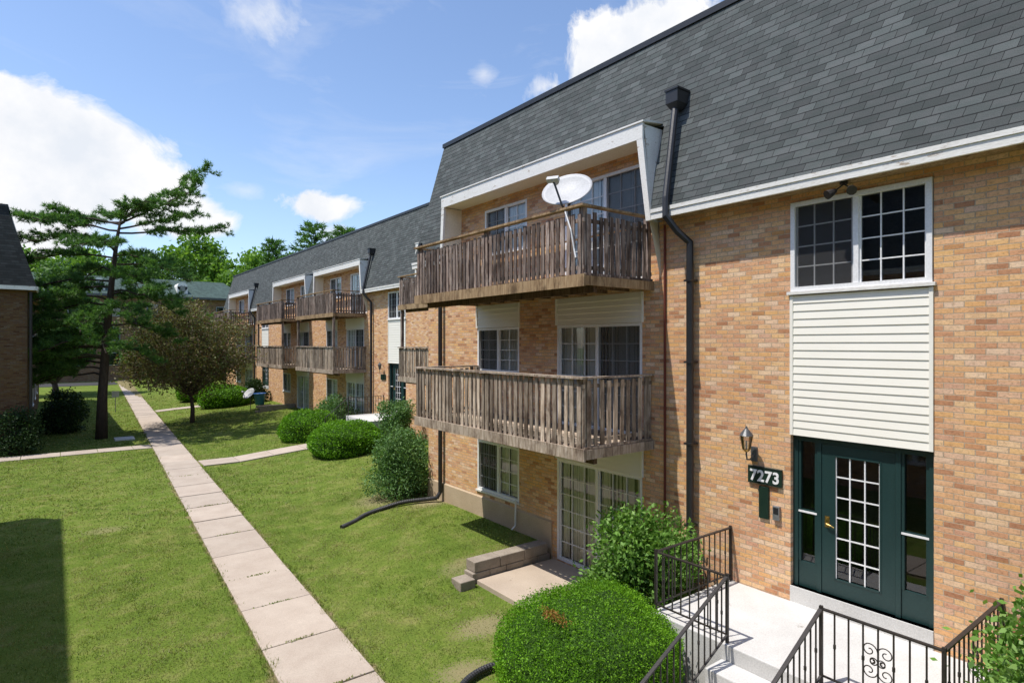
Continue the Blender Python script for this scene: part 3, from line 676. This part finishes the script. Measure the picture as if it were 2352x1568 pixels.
# ------------------------------------------------------------------ wall fittings
W = thing('wall_lantern','carriage style wall lantern with brass cage above the house number','lamp',(8.2,4.85,2.95))
lx, ly, lz = 7.98, 4.85, 2.98
MB().box(8.17,8.199,ly-.05,ly+.05,2.78,3.0).build('wall_plate','dark_metal',W,bevel=.01)
MB().tube([(8.17,ly,2.88),(8.08,ly,2.82),(8.0,ly,2.83),(lx,ly,2.90),(lx,ly,2.98)],.012,8).build('bracket','dark_metal',W)
g = MB(); g.lathe((lx,ly,lz),[(.05,.0),(.085,.20)],6); g.build('glass','glass',W)
g = MB(); g.lathe((lx,ly,lz),[(0,.34),(.012,.33),(.02,.30),(.05,.27),(.10,.20),(.09,.195),(0,.195)],12); g.build('cap','dark_metal',W)
g = MB(); g.lathe((lx,ly,lz),[(0,-.05),(.03,-.03),(.055,0),(0,0)],12)
for k in range(6):
    th = 2*math.pi*k/6; g.tube([(lx+.052*math.cos(th),ly+.052*math.sin(th),lz),(lx+.088*math.cos(th),ly+.088*math.sin(th),lz+.2)],.005,5)
g.build('cage','brass',W)
MB().lathe((lx,ly,lz),[(.012,0),(.015,.06),(.01,.12),(0,.13)],8).build('bulb','white_metal',W)

S = thing('house_number_sign','green board reading 7273 in white numerals beside the entrance door','sign',(8.18,4.68,2.59))
MB().box(8.165,8.197,4.42,4.94,2.47,2.72).build('board','green_sign',S,bevel=.004)
MB().box(8.160,8.164,4.425,4.935,2.475,2.482).build('border','black',S); MB().box(8.160,8.164,4.425,4.935,2.708,2.715).build('border','black',S)
def digits(txt, Yl, zb, size, x):
    cu = bpy.data.curves.new('numerals','FONT'); cu.body = txt; cu.size = size; cu.offset = .006; cu.extrude = .003; cu.space_character = 1.06
    to = bpy.data.objects.new('tmp', cu); COL.objects.link(to); bpy.context.view_layer.update()
    me = bpy.data.meshes.new_from_object(to.evaluated_get(bpy.context.evaluated_depsgraph_get()))
    xs = [v.co.x for v in me.vertices]; wdt = max(xs)-min(xs); mx = min(xs)
    o0 = origin_of(S)
    for v in me.vertices:
        a, b_, c = v.co; v.co = Vector((x-c, Yl-(a-mx)*(.44/wdt), zb+b_)) - o0
    me.materials.clear(); me.materials.append(M['vinyl'])
    o = bpy.data.objects.new('numerals', me); COL.objects.link(o); o.parent = S
    bpy.data.objects.remove(to)
digits('7273', 4.90, 2.515, .225, 8.161)
tag(MB().box(8.17,8.198,4.62,4.77,1.98,2.44).build('notice_plate','green_sign',bevel=.004),'narrow dark green plate fixed under the house number board','plate')
I = thing('intercom_box','small grey keypad box on the brick left of the green door','intercom',(8.18,4.5,2.1))
MB().box(8.15,8.199,4.45,4.55,2.0,2.2).build('case','grey_metal',I,bevel=.006); MB().box(8.146,8.152,4.465,4.535,2.09,2.18).build('keypad','black',I)
F = thing('floodlight','small twin floodlight under the eave above the grid window','lamp',(7.98,3.5,6.5))
MB().lathe((7.98,3.5,6.48),[(0,.08),(.05,.08),(.05,.05),(0,.05)],10).build('mount','rustblack',F)
for s in (-1,1):
    f = MB(); c = Vector((7.95,3.5+s*.09,6.46)); t = Vector((-.10,s*.06,-.06))
    f.tube([Vector((7.98,3.5,6.53)),c],.01,6); f.tube([c,c+t*.4,c+t],[.03,.045,.062],10); f.build('lamp_head','rustblack',F)
W2 = thing('wall_lantern','wall lantern at the farther building entrance door','lamp',(12.15,25.7,3.2))
MB().lathe((12.0,25.75,3.35),[(0,-.05),(.05,0),(.09,.2),(.1,.2),(.02,.3),(0,.34)],8).build('cage','dark_metal',W2); MB().tube([(12.19,25.75,3.2),(12.0,25.75,3.15),(12.0,25.75,3.32)],.015,6).build('bracket','dark_metal',W2)
S2 = tag(MB().box(12.16,12.197,25.5,26.0,2.85,3.1).build('house_number_sign','green_sign'),'small green number board beside the farther entrance','sign')

# ------------------------------------------------------------------ satellite dishes
def dish(name_label, c, n, mast_bot, R_=.40, ph=0):
    c = Vector(c); n = Vector(n).normalized()
    t = thing('satellite_dish', name_label, 'satellite dish', (mast_bot[0],mast_bot[1],mast_bot[2]), 'white satellite dishes')
    a = n.cross(Vector((0,0,1))).normalized(); b = a.cross(n).normalized()
    mb = MB(); NR, NS = 7, 32
    def ring(off, fl):
        base = len(mb.v)
        for i in range(NR+1):
            r = R_*i/NR; h = .16*R_*(i/NR)**2*1.2
            for k in range(NS):
                th = 2*math.pi*k/NS; mb.v.append(tuple(c + a*r*1.08*math.cos(th) + b*r*.95*math.sin(th) + n*(h+off)))
        for i in range(NR):
            for k in range(NS):
                f = (base+i*NS+k, base+i*NS+(k+1)%NS, base+(i+1)*NS+(k+1)%NS, base+(i+1)*NS+k); mb.f.append(f if fl else f[::-1])
        return base
    b0 = ring(0, True); b1 = ring(-.012, False)
    for k in range(NS): i = NR*NS; mb.f.append((b0+i+k,b0+i+(k+1)%NS,b1+i+(k+1)%NS,b1+i+k))
    mb.build('reflector','white_metal',t,smooth=True)
    lp = c + a*.12 - b*.12 + n*R_*.95
    MB().tube([c-b*R_*.9-n*.05, c-b*R_*.97+n*.06, lp],.018,6).build('feed_arm','dark_metal',t)
    h = MB(); h.tube([lp+n*.02, lp+(c-lp)*.24],[.05,.055],10); h.beam(lp-a*.10, lp+a*.10, .07,.08, n); h.build('feed_horn','white_metal',t)
    back = c - n*.08
    m = MB(); m.tube([c-n*.01, back],[.09,.05],10); m.tube([back, Vector((mast_bot[0],mast_bot[1],back.z-.15)), Vector(mast_bot)],.024,8); m.build('mast','dark_metal',t)
    return t
dish('white satellite dish mounted above the upper balcony rail of the near building',(6.76,7.32,7.0),(-.69,-.36,.60),(6.84,7.38,5.66),.40)
cab = MB(); cab.tube([(6.60,7.2,6.7),(6.50,7.1,6.6),(6.48,6.95,6.3),(6.50,6.9,6.0),(6.49,6.85,5.85)],.012,6); tag(cab.build('cable','vinyl'),'white cable hanging down the upper balcony pickets from the dish','cable')
dish('white satellite dish standing on the far lawn by the second building',(9.9,40.3,1.35),(-.7,-.25,.6),(9.95,40.3,.38),.42)
BT = thing('bucket','blue plastic tub on the far patio near the lawn dish','tub',(10.9,41.8,.5))
MB().lathe((10.9,41.8,.5),[(0,0),(.28,0),(.36,.7),(.38,.72),(.34,.72),(.26,.05),(0,.05)],16).build('shell','blue',BT,smooth=True)
MB().lathe((10.9,41.8,.5),[(.385,.70),(.40,.74),(.385,.76),(.36,.74)],16).build('rim','blue',BT)

# ------------------------------------------------------------------ block walls, hose, sign, misc
def block_wall(label, x0, x1, yc, z0, courses, seed, ch=.15):
    rg = random.Random(seed); t = thing('retaining_wall', label, 'block wall', ((x0+x1)/2, yc, z0), 'low block walls beside the patios')
    for c in range(courses):
        x = x0+(.2 if c%2 else 0)
        if c == courses-1: x = x0+.05
        while x < x1-.1:
            L = min(.40 if c < courses-1 else .6, x1-x); j = rg.uniform(-.012,.012)
            MB().box(x+.005,x+L-.005,yc-.15+j,yc+.15+j,z0+c*ch+.002,z0+(c+1)*ch-.003+rg.uniform(-.004,.004)).build('block','block',t,bevel=.012)
            x += L
    return t
block_wall('low wall of grey concrete blocks beside the near patio slab', 6.22, 8.15, 9.5, .02, 2, 4, .2)
t = thing('paving_block','single low concrete block lying at the open end of the near block wall','block',(6.0,9.4,.0)); MB().box(5.88,6.2,9.22,9.55,-.02,.17).build('block','block',t,bevel=.015)
block_wall('low wall of grey blocks beside a patio of the second building', 9.8, 12.15, 38.5, .3, 3, 5)
def hose(label, pts, r):
    P = [Vector(p) for p in pts]; S_ = []
    for i in range(len(P)-1):
        p0, p1, p2, p3 = P[max(i-1,0)], P[i], P[i+1], P[min(i+2,len(P)-1)]
        n = max(2,int((p2-p1).length/.022))
        for k in range(n):
            u = k/n; S_.append(.5*((2*p1)+(-p0+p2)*u+(2*p0-5*p1+4*p2-p3)*u*u+(-p0+3*p1-3*p2+p3)*u**3))
    rs = [r*(1 if i%2 else .86) for i in range(len(S_))]
    return tag(MB().tube(S_, rs, 12).build('drain_hose','rubber',smooth=False), label, 'drain hose')
hose('long black corrugated drain hose curving over the lawn from the corner downspout',[(8.02,13.75,.46),(7.8,13.95,.42),(7.3,14.25,.36),(6.8,14.35,.27),(6.3,14.3,.2),(5.9,14.1,.14),(5.5,13.95,.1)],.06)
hose('short black corrugated drain hose end beside the clipped round bush',[(5.3,6.5,.08),(4.85,6.72,.08),(4.4,6.68,.07),(3.95,6.4,.07)],.052)
t = thing('path_sign','small pale sign on a thin post beside the sidewalk under the pine','sign',(3.3,47.5,0))
MB().tube([(3.3,47.5,-.05),(3.3,47.5,1.3)],.025,6).build('post','grey_metal',t); MB().box(3.1,3.5,47.44,47.46,1.0,1.4).build('sign_board','white_metal',t)
t = thing('utility_cover','flat pale utility cover set in the grass beside the pine trunk','cover',(2.7,33.8,0)); MB().box(2.3,3.1,33.4,34.2,-.05,.07).build('lid','concrete',t,bevel=.02)
t = thing('wooden_fence','short low wooden rail fence at the far end of the walk','fence',(8,66,0))
for xx in (7.2,8.4,9.6): MB().box(xx-.06,xx+.06,66-.06,66.06,-.1,1.0).build('post','wood',t)
MB().box(7.2,9.6,65.97,66.03,.75,.87).build('rail','wood',t); MB().box(7.2,9.6,65.97,66.03,.4,.52).build('rail','wood',t)

# ------------------------------------------------------------------ shrubs
def dome(label, cx, cy, z0, r, h, n, size, m='hedge', seed=0, group='clipped round hedges', dry=False):
    rs = np.random.RandomState(seed); t = thing('round_hedge', label, 'hedge', (cx,cy,z0), group)
    def shape(D):
        az = np.arctan2(D[:,1],D[:,0]); k = 1+.035*np.sin(az*3+seed)+.03*np.sin(D[:,2]*7+az*2+seed)+.015*np.sin(az*11+D[:,2]*13)
        zz = np.sign(D[:,2])*np.abs(D[:,2])**.85
        return np.stack([D[:,0]*r*k, D[:,1]*r*k, zz*h*.62*k + h*.38], 1)
    mb = MB(); NU, NV = 28, 14
    D = np.array([[math.cos(2*math.pi*u/NU)*math.cos(-.6+v/NV*(math.pi/2+.6)), math.sin(2*math.pi*u/NU)*math.cos(-.6+v/NV*(math.pi/2+.6)), math.sin(-.6+v/NV*(math.pi/2+.6))] for v in range(NV+1) for u in range(NU)])
    S_ = shape(D)*.93; S_[:,2] = np.maximum(S_[:,2], -.05)
    mb.v = [(cx+a,cy+b,z0+c) for a,b,c in S_]; mb.f = [(v*NU+u, v*NU+(u+1)%NU, (v+1)*NU+(u+1)%NU, (v+1)*NU+u) for v in range(NV) for u in range(NU)]
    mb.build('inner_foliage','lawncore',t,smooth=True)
    D = unit(rs.normal(size=(n,3))); D = D[D[:,2]>-.6]; P = shape(D)*(rs.uniform(.93,1.02,(len(D),1))+ (rs.rand(len(D),1)**14)*.06)
    P = P[P[:,2]>.0]; Nn = unit(P*np.array([1,1,1.2])); P += np.array([cx,cy,z0])
    np.random.seed(seed+5)
    npmesh('foliage', leaf_quads(P, Nn, size, .5, .75), 4, m, t)
    if dry:
        k = 420; D2 = unit(np.concatenate([np.array([-.62,.0])+rs.normal(size=(k,2))*np.array([.05,.12]), np.ones((k,1))],1)); P2 = shape(D2)*1.015+np.array([cx,cy,z0])
        npmesh('dry_patch', leaf_quads(P2, D2, size*1.1, .5, .7), 4, 'hedge_dry', t)
    return t
dome('large bright green clipped round bush beside the entrance steps', 5.32,5.36,.03, 1.15,1.36, 80000,.027, seed=1, dry=True)
dome('low bright green clipped mound nearer of the two before the second entrance', 9.1,22.6,.2, 1.42,1.3, 16000,.075, seed=2)
dome('low bright green clipped mound farther of the two before the second entrance', 9.15,27.0,.2, 1.3,1.35, 13000,.08, seed=3)
dome('clipped green mound on the far lawn to the right of the small reddish tree', 9.3,44.3,.3, 1.6,1.45, 9000,.11, seed=4)
dome('clipped green mound farthest up the lawn behind the reddish tree', 8.9,50.5,.3, 1.6,1.4, 8000,.12, seed=6)
def loose_bush(label, cx, cy, z0, r, h, n, size, m, seed, cat='bush', aspect=.5, lobes=16, group=None, squash=1.0):
    rs = np.random.RandomState(seed); np.random.seed(seed); t = thing('leafy_bush', label, cat, (cx,cy,z0), group)
    cs = []; 
    for i in range(lobes):
        a = rs.uniform(0,2*math.pi); q = rs.uniform(.25,.66)*r; zz = rs.uniform(.14,.78)*h
        cs.append((q*math.cos(a)*(1.1-zz/h*.45), q*math.sin(a)*(1.1-zz/h*.45), zz, r*rs.uniform(.3,.45)))
    for k in range(5):
        a = k*1.257+.4; cs.append((.5*r*math.cos(a), .5*r*math.sin(a), .2*h, r*.42))
    cs.append((0,0,h*.52,r*.65)); cs.append((0,0,h*.78,r*.35))
    st = MB(); 
    for c in cs: st.tube([(cx+c[0]*.1,cy+c[1]*.1,z0-.05),(cx+c[0]*.6,cy+c[1]*.6,z0+c[2]*.5),(cx+c[0],cy+c[1],z0+c[2]+c[3]*.5)],[.018*r+.006,.012*r+.004,.004],5)
    st.build('stems','bark2',t)
    wts = np.array([c[3]**2 for c in cs]); wts /= wts.sum(); idx = rs.choice(len(cs), n, p=wts); C = np.array(cs)
    D = unit(rs.normal(size=(n,3))); rad = C[idx,3:4]*(rs.rand(n,1)**.4*1.02+ (rs.rand(n,1)**9)*.4)
    P = C[idx,:3]+D*rad*np.array([1,1,squash]); k = P[:,2] > .03; P = P[k]; D = D[k]
    npmesh('foliage', leaf_quads(P+np.array([cx,cy,z0]), unit(D+np.array([0,0,.5])), size, aspect, .8), 4, m, t)
    return t
loose_bush('leafy green bush between the near patio and the landing railing', 7.25,6.2,.05, 1.12,2.1, 17000,.078,'bush_bright',21, aspect=.5)
loose_bush('blue green leafy bush at the corner of the near building', 7.75,15.3,.25, 1.15,2.0, 22000,.07,'bush',22)
loose_bush('leafy bush at the lower right corner beside the landing railing', 7.15,1.2,.05, 1.15,2.55, 20000,.08,'bush_bright',23, aspect=.5)
loose_bush('rounded leafy bush left of the farther entrance landing', 11.0,22.2,.4, 1.0,1.95, 9000,.09,'bush',24)
loose_bush('spreading leafy bush beneath the balconies beyond the farther handrail', 10.9,28.2,.4, 1.25,1.7, 9000,.10,'bush',25)
loose_bush('dark shrub against the brick end wall at the left edge', -1.2,31.75,.0, 1.1,2.0, 6000,.10,'bush_dark',26)
loose_bush('dark shrub behind the pine trunk at the left', .7,44,.0, 1.3,1.9, 5000,.13,'bush_dark',27)
loose_bush('dark shrub beside the far patio of the second building', 11.2,44.0,.5, 1.0,1.7, 4000,.13,'bush_dark',28)
loose_bush('wide dark shrub along the left building behind the pine', .4,38.2,.0, 1.2,1.7, 5000,.13,'bush_dark',29)

# ------------------------------------------------------------------ trees
RT = Vector((.794,-.607,0)); FW = Vector((.607,.794,0))
def pine():
    bx, by = 1.85, 34.7; t = thing('pine_tree','tall dark pine with leaning layered crown beside the sidewalk at left','tree',(bx,by,0))
    rg = random.Random(5); rs = np.random.RandomState(5)
    base = Vector((bx,by,-.05)); tr = [base, base+RT*.05+Vector((0,0,2.2)), base+RT*.25+Vector((0,0,5)), base+RT*.5+Vector((0,0,7.6)), base+RT*.75+Vector((0,0,9.6)), base+RT*1.0+Vector((0,0,10.9))]
    MB().tube(tr,[.27,.21,.17,.13,.08,.03],10).build('trunk','bark',t,smooth=True)
    def at(z):
        for a, b in zip(tr, tr[1:]):
            if a.z <= z <= b.z: return a.lerp(b,(z-a.z)/(b.z-a.z))
        return tr[-1]
    br = [(10.3,4.5,-1.0,1.5),(10.5,3.9,.6,2.6),(10.0,2.8,1.5,1.1),(10.2,2.2,-1.5,.8),(10.3,-4.6,.8,.3),(9.9,-3.6,-1.6,.4),(10.6,-1.8,1.5,.4),(9.8,4.3,1.2,.3),(9.4,-2.8,2.2,.2),(10.2,-2.6,-.6,.5),(10.5,1.4,-1.2,.5),
          (9.3,-4.3,-.2,-.1),(8.7,3.4,-1.2,-1.3),(8.6,-4.6,-.6,-.6),(8.3,2.4,2.3,-.6),(8.0,-3.2,2.4,-.4),(7.7,2.8,-2.0,-1.0),(7.2,-4.2,1.2,-1.0),(7.0,2.8,.8,-1.2),(6.6,-2.7,-2.6,-.6),
          (6.2,2.4,-1.8,-.9),(5.7,-5.0,-1.5,-1.2),(5.4,2.1,1.8,-.9),(5.0,-4.4,1.8,-1.1),(4.3,-5.2,-.4,-1.2),(3.9,-3.6,-2.4,-.9),(3.6,-4.6,1.6,-1.0),(8.9,.5,-3.0,-.3),(6.9,-.6,3.0,-.6),(5.9,.6,-2.8,-.9),(7.5,-5.0,-.3,-.9),
          (4.6,-2.2,-2.8,-1.0),(3.3,-3.4,-.6,-.9),(3.0,-4.8,.4,-1.0),(4.9,1.4,-2.2,-.8),(6.4,-4.0,.4,-1.0),(5.0,-5.4,.8,-1.4),(3.8,-5.6,-1.2,-1.2),(7.6,3.4,-.2,-1.5),(4.4,-5.0,-1.6,-1.3),(4.2,2.2,.3,-.7),(5.4,-3.2,-2.0,-1.0)]
    limbs = MB(); tufts = []; dirs = []
    for (z, lat, dep, rise) in br:
        p0 = at(z); v = RT*lat+FW*dep; L = v.length; pts = []
        for i in range(9):
            u = i/8; pts.append(p0+v*u+Vector((0,0,rise*u**1.3+.35*math.sin(u*3.1)*(1 if rise<0 else .3)))+Vector((rg.gauss(0,.06),rg.gauss(0,.06),rg.gauss(0,.04)))*(u>0))
        limbs.tube(pts,[.045*(1-i/9.5)+.008 for i in range(9)],6)
        side = v.cross(Vector((0,0,1))).normalized(); vn = v.normalized()
        nb = int(L*7.8)
        for j in range(nb):
            u = .2+.8*(j+rg.random())/nb; k = min(7,int(u*8)); q = pts[k].lerp(pts[k+1], u*8-k)
            s = rg.choice((-1,1)); l2 = rg.uniform(.35,1.05)*(1.15-.6*abs(u-.55))*min(1,L/3.0)
            dv = (side*s*rg.uniform(.5,1)+vn*rg.uniform(.3,.9)).normalized()*l2; end = q+dv+Vector((0,0,rg.uniform(-.16,.26)))
            limbs.tube([q,q.lerp(end,.5)+Vector((0,0,.03)),end],[.012,.009,.004],4,cap=False)
            m = int(5+l2*8)
            for i in range(m):
                w = .2+.8*(i+1)/m; c = q.lerp(end,w)+Vector((rg.gauss(0,.06),rg.gauss(0,.06),rg.gauss(.02,.05))); tufts.append(c); dirs.append(dv.normalized()+Vector((0,0,.4)))
    limbs.build('limbs','bark',t)
    C = np.array(tufts); Dd = np.array(dirs); K = 14; n = len(C)*K
    P = np.repeat(C,K,0); D = unit(np.repeat(Dd,K,0)+rs.normal(size=(n,3))*.8); Ln = rs.uniform(.14,.26,(n,1))
    W_ = unit(np.cross(D, rs.normal(size=(n,3))))*.015
    npmesh('foliage', np.stack([P-W_,P+W_,P+D*Ln],1), 3, 'needle', t)
pine()
def broad(name, label, bx, by, z0, h, rx, crown0, n, size, m, seed, trunk_r=.15, group=None, lobes=26, squash=.75, bark='bark2', hollow=.5):
    rs = np.random.RandomState(seed); np.random.seed(seed); rg = random.Random(seed)
    t = thing(name,label,'tree',(bx,by,z0),group); ch = h-crown0; cz = z0+crown0+ch*.45
    lim = MB(); fork = Vector((bx+rg.gauss(0,.1),by+rg.gauss(0,.1),z0+crown0*.85)); 
    MB().tube([(bx,by,z0-.1),(bx+.03,by,z0+crown0*.4),fork],[trunk_r*1.25,trunk_r,trunk_r*.8],9).build('trunk',bark,t,smooth=True)
    C = []
    for i in range(lobes):
        a = i*2.399+rs.uniform(-.3,.3); q = math.sqrt((i+.5)/lobes)*.82; zz = (rs.uniform(-.42,.42))*(1) 
        zlim = math.sqrt(max(.05,1-q*q)); z = cz+zz*ch*zlim*1.05
        C.append((bx+q*rx*math.cos(a), by+q*rx*math.sin(a), z, rs.uniform(.2,.36)*min(rx,ch)))
    for c in C:
        e = Vector(c[:3]); mid = fork.lerp(e,.5)+Vector((rg.gauss(0,.15),rg.gauss(0,.15),rg.uniform(0,.3)))
        lim.tube([fork-Vector((0,0,.1)),mid,e],[trunk_r*.4,trunk_r*.22,.02],5)
    lim.build('limbs',bark,t)
    C = np.array(C); w = C[:,3]**2; w /= w.sum(); idx = rs.choice(len(C), n, p=w)
    D = unit(rs.normal(size=(n,3))); P = C[idx,:3]+D*C[idx,3:4]*(rs.rand(n,1)**hollow*1.05+(rs.rand(n,1)**8)*.5)*np.array([1,1,squash])
    npmesh('foliage', leaf_quads(P, unit(D+np.array([0,0,.6])), size, .55, .8), 4, m, t)
    return t
broad('flowering_tree','small spreading tree with reddish brown and olive leaves on the lawn', 6.3,38.2,.1, 7.3,3.7,1.8, 34000,.135,'crab',41,.11,lobes=54,squash=.7)
G = 'trees behind the far roofs'
broad('broadleaf_tree','bright green tree rising behind the end of the second building roof, nearer the centre', 22.6,101,0,22,7.0,6,9000,.7,'tree',51,.4,G)
broad('broadleaf_tree','bright green tree behind the far dark brick building, right of the pine', 18,106,0,22.5,7,6,9000,.7,'tree',52,.4,G)
broad('broadleaf_tree','pale green tree showing behind the pine crown on the left', 1,104,0,19.5,8,6,9000,.7,'tree',53,.4,G)
broad('broadleaf_tree','green tree behind the far building between the pine and the reddish tree', 10.5,110,0,20,7,6,9000,.7,'tree2',54,.4,G)
broad('broadleaf_tree','wide green tree at the far left behind the dark roof', -9,108,0,19,8,6,8000,.7,'tree2',55,.4,G)
broad('broadleaf_tree','mid green tree behind the shingle roof of the second building', 28,98,0,20,6,6,7000,.7,'tree',56,.4,G)
G2 = 'trees in front of the distant brick building'
broad('broadleaf_tree','leafy green tree before the distant brick building, seen through the left of the pine', .2,66,0,12,4.4,1.2,9000,.36,'tree2',71,.25,G2)
broad('broadleaf_tree','leafy dark green tree before the distant brick building, just right of the pine trunk', 9.5,77,0,10,3.8,1.0,7000,.36,'tree2',72,.25,G2)
broad('broadleaf_tree','low leafy tree at the end of the walk behind the reddish tree', 15.5,74,0,8.5,3.8,.8,7000,.36,'tree2',73,.25,G2)
def conifer(label, bx, by, h, r, seed):
    rs = np.random.RandomState(seed); rg = random.Random(seed); t = thing('conifer_tree',label,'tree',(bx,by,0),'pointed conifers behind the second roof')
    MB().tube([(bx,by,0),(bx,by,h*.6),(bx+.2,by,h)],[.3,.18,.03],7).build('trunk','bark',t)
    Pn = []; Dn = []; lm = MB()
    for i in range(70):
        u = (i/70)**.8; z = h*(.3+.7*u); L = r*(1-u)**.75*rg.uniform(.6,1.15)+.6; a = i*2.399; d = Vector((math.cos(a),math.sin(a),0)); e = Vector((bx,by,z))+d*L+Vector((0,0,L*.22)); lm.tube([(bx,by,z),e],[.05,.01],4)
        for k in range(int(50*L/r)+14):
            w = rg.random()**.7; c = Vector((bx,by,z)).lerp(e,w)+Vector((rg.gauss(0,.2),rg.gauss(0,.2),rg.gauss(0,.1))); Pn.append(c); Dn.append(d+Vector((0,0,.4)))
    lm.build('limbs','bark',t); P = np.repeat(np.array(Pn),3,0); D = unit(np.repeat(np.array(Dn),3,0)+rs.normal(size=(len(P),3))*.6); Wd = unit(np.cross(D,rs.normal(size=(len(P),3))))*.06
    npmesh('foliage', np.stack([P-Wd,P+Wd,P+D*rs.uniform(.35,.7,(len(P),1))],1), 3, 'needle', t)
conifer('dark conifer with spreading top behind the second roof, the tallest there', 22.2,64,17.3,6.0,61)
conifer('dark narrow conifer left of the tallest one behind the second roof', 21.2,75,17.0,3.6,62)
conifer('small dark conifer tip right of the tallest one behind the second roof', 24.7,62,16.9,4.0,63)

# ------------------------------------------------------------------ world, sun, camera
world = bpy.data.worlds.new('World'); scene.world = world; world.use_nodes = True
nt = world.node_tree; nt.nodes.clear(); wo = nt.nodes.new('ShaderNodeOutputWorld')
sd = Vector((-1,.33,2.35)).normalized(); elev = math.asin(sd.z); rot = math.atan2(sd.x, sd.y)
sky = nt.nodes.new('ShaderNodeTexSky'); sky.sky_type = 'NISHITA'; sky.sun_disc = False; sky.sun_elevation = elev; sky.sun_rotation = rot; sky.air_density = 1.0; sky.dust_density = .6; sky.ozone_density = 1.5
tc = nt.nodes.new('ShaderNodeTexCoord'); V = tc.outputs['Generated']
def sdir(a, b): return (FW + RT*a + Vector((0,0,b))).normalized()
n_a = noise(nt, V, 8, 8, .62, .4); n_b = noise(nt, V, 3.0, 4, .6)
nsum = math_(nt, 'ADD', math_(nt,'MULTIPLY',n_a,1.4), math_(nt,'MULTIPLY',n_b,.6))
mask = None
def cloud(a, b, w, h, soft=.35, gain=1.0, tilt=0, rag=1.9):
    global mask
    c = sdir(a,b); hx = Vector((c.y,-c.x,0)).normalized(); up = hx.cross(c).normalized()
    h1 = hx*math.cos(tilt)+up*math.sin(tilt); u1 = up*math.cos(tilt)-hx*math.sin(tilt)
    dh = nd(nt,'VectorMath',{0:V,1:tuple(h1)},operation='DOT_PRODUCT').outputs['Value']; dv = nd(nt,'VectorMath',{0:V,1:tuple(u1)},operation='DOT_PRODUCT').outputs['Value']; dc = nd(nt,'VectorMath',{0:V,1:tuple(c)},operation='DOT_PRODUCT').outputs['Value']
    q = math_(nt,'SQRT', math_(nt,'ADD', math_(nt,'POWER',math_(nt,'ABSOLUTE',math_(nt,'DIVIDE',dh,w)),2.0), math_(nt,'POWER',math_(nt,'ABSOLUTE',math_(nt,'DIVIDE',dv,h)),2.0)))
    f = math_(nt,'SUBTRACT', math_(nt,'ADD', 1.0, math_(nt,'MULTIPLY',math_(nt,'SUBTRACT',nsum,1.0),rag)), q)
    f = math_(nt,'MULTIPLY', math_(nt,'DIVIDE', f, soft), gain)
    f = math_(nt,'MULTIPLY', math_(nt,'MINIMUM', math_(nt,'MAXIMUM',f,0.0), gain), math_(nt,'GREATER_THAN',dc,.3))
    mask = f if mask is None else math_(nt,'MAXIMUM', mask, f)
K = 1380.
cl = lambda px,py,w,h,**k: cloud((px-1176)/K,(790-py)/K, w/K*.75, h/K*.9, **k)
cl(130,385,300,150,rag=.8,soft=.16); cl(350,480,180,60,gain=.95,rag=1.3,soft=.25); cl(0,470,260,150,rag=.8,soft=.2)
cl(725,474,105,34,rag=2.2,soft=.4); cl(610,30,85,60,gain=.6,soft=1.1,rag=4); cl(1450,110,330,110,tilt=.5,rag=2.0,soft=.3); cl(1240,205,100,34,gain=.7,soft=.8,rag=4,tilt=.5); cl(1110,170,50,60,gain=.5,soft=1.0,rag=4)
cl(560,435,60,20,gain=.35,soft=1,rag=3); cl(780,545,80,26,gain=.7,soft=.6,rag=3)
cir = noise(nt, scaled(nt, V, (1.2,2.6,5)), 2.2, 6, .6, .8)
cirf = math_(nt,'MULTIPLY', math_(nt,'MAXIMUM', math_(nt,'SUBTRACT',cir,.51),0.0), 1.1)
mask2 = math_(nt,'MINIMUM', math_(nt,'MAXIMUM',mask,cirf), 1.0)
shade = ramp(nt, noise(nt, V, 6, 6, .6), [(.35,(5.5,5.8,6.3)),(.55,(6.8,6.8,6.9))])
skc = mixc(nt, 1.0, sky.outputs[0], (1.30,1.32,1.40), 'MULTIPLY')
colr = mixc(nt, mask2, skc, shade)
bg = nt.nodes.new('ShaderNodeBackground'); bg.inputs[1].default_value = .15
nt.links.new(colr, bg.inputs[0]); nt.links.new(bg.outputs[0], wo.inputs[0])
sun = bpy.data.lights.new('Sun','SUN'); sun.energy = 5.0; sun.angle = R(.5); sun.color = (1,.95,.87)
so = bpy.data.objects.new('sun', sun); COL.objects.link(so); so.rotation_euler = sd.to_track_quat('Z','Y').to_euler(); so.location = (0,0,30)
cam = bpy.data.cameras.new('camera'); co = bpy.data.objects.new('camera', cam); COL.objects.link(co)
cam.sensor_width = 36; cam.lens = 36*1380/2352; cam.shift_y = .0026; cam.clip_end = 2000
co.location = (0,0,4.5); co.rotation_euler = (R(90),0,R(-37.4)); scene.camera = co
scene.view_settings.view_transform = 'Standard'; scene.view_settings.look = 'None'; scene.view_settings.exposure = 0
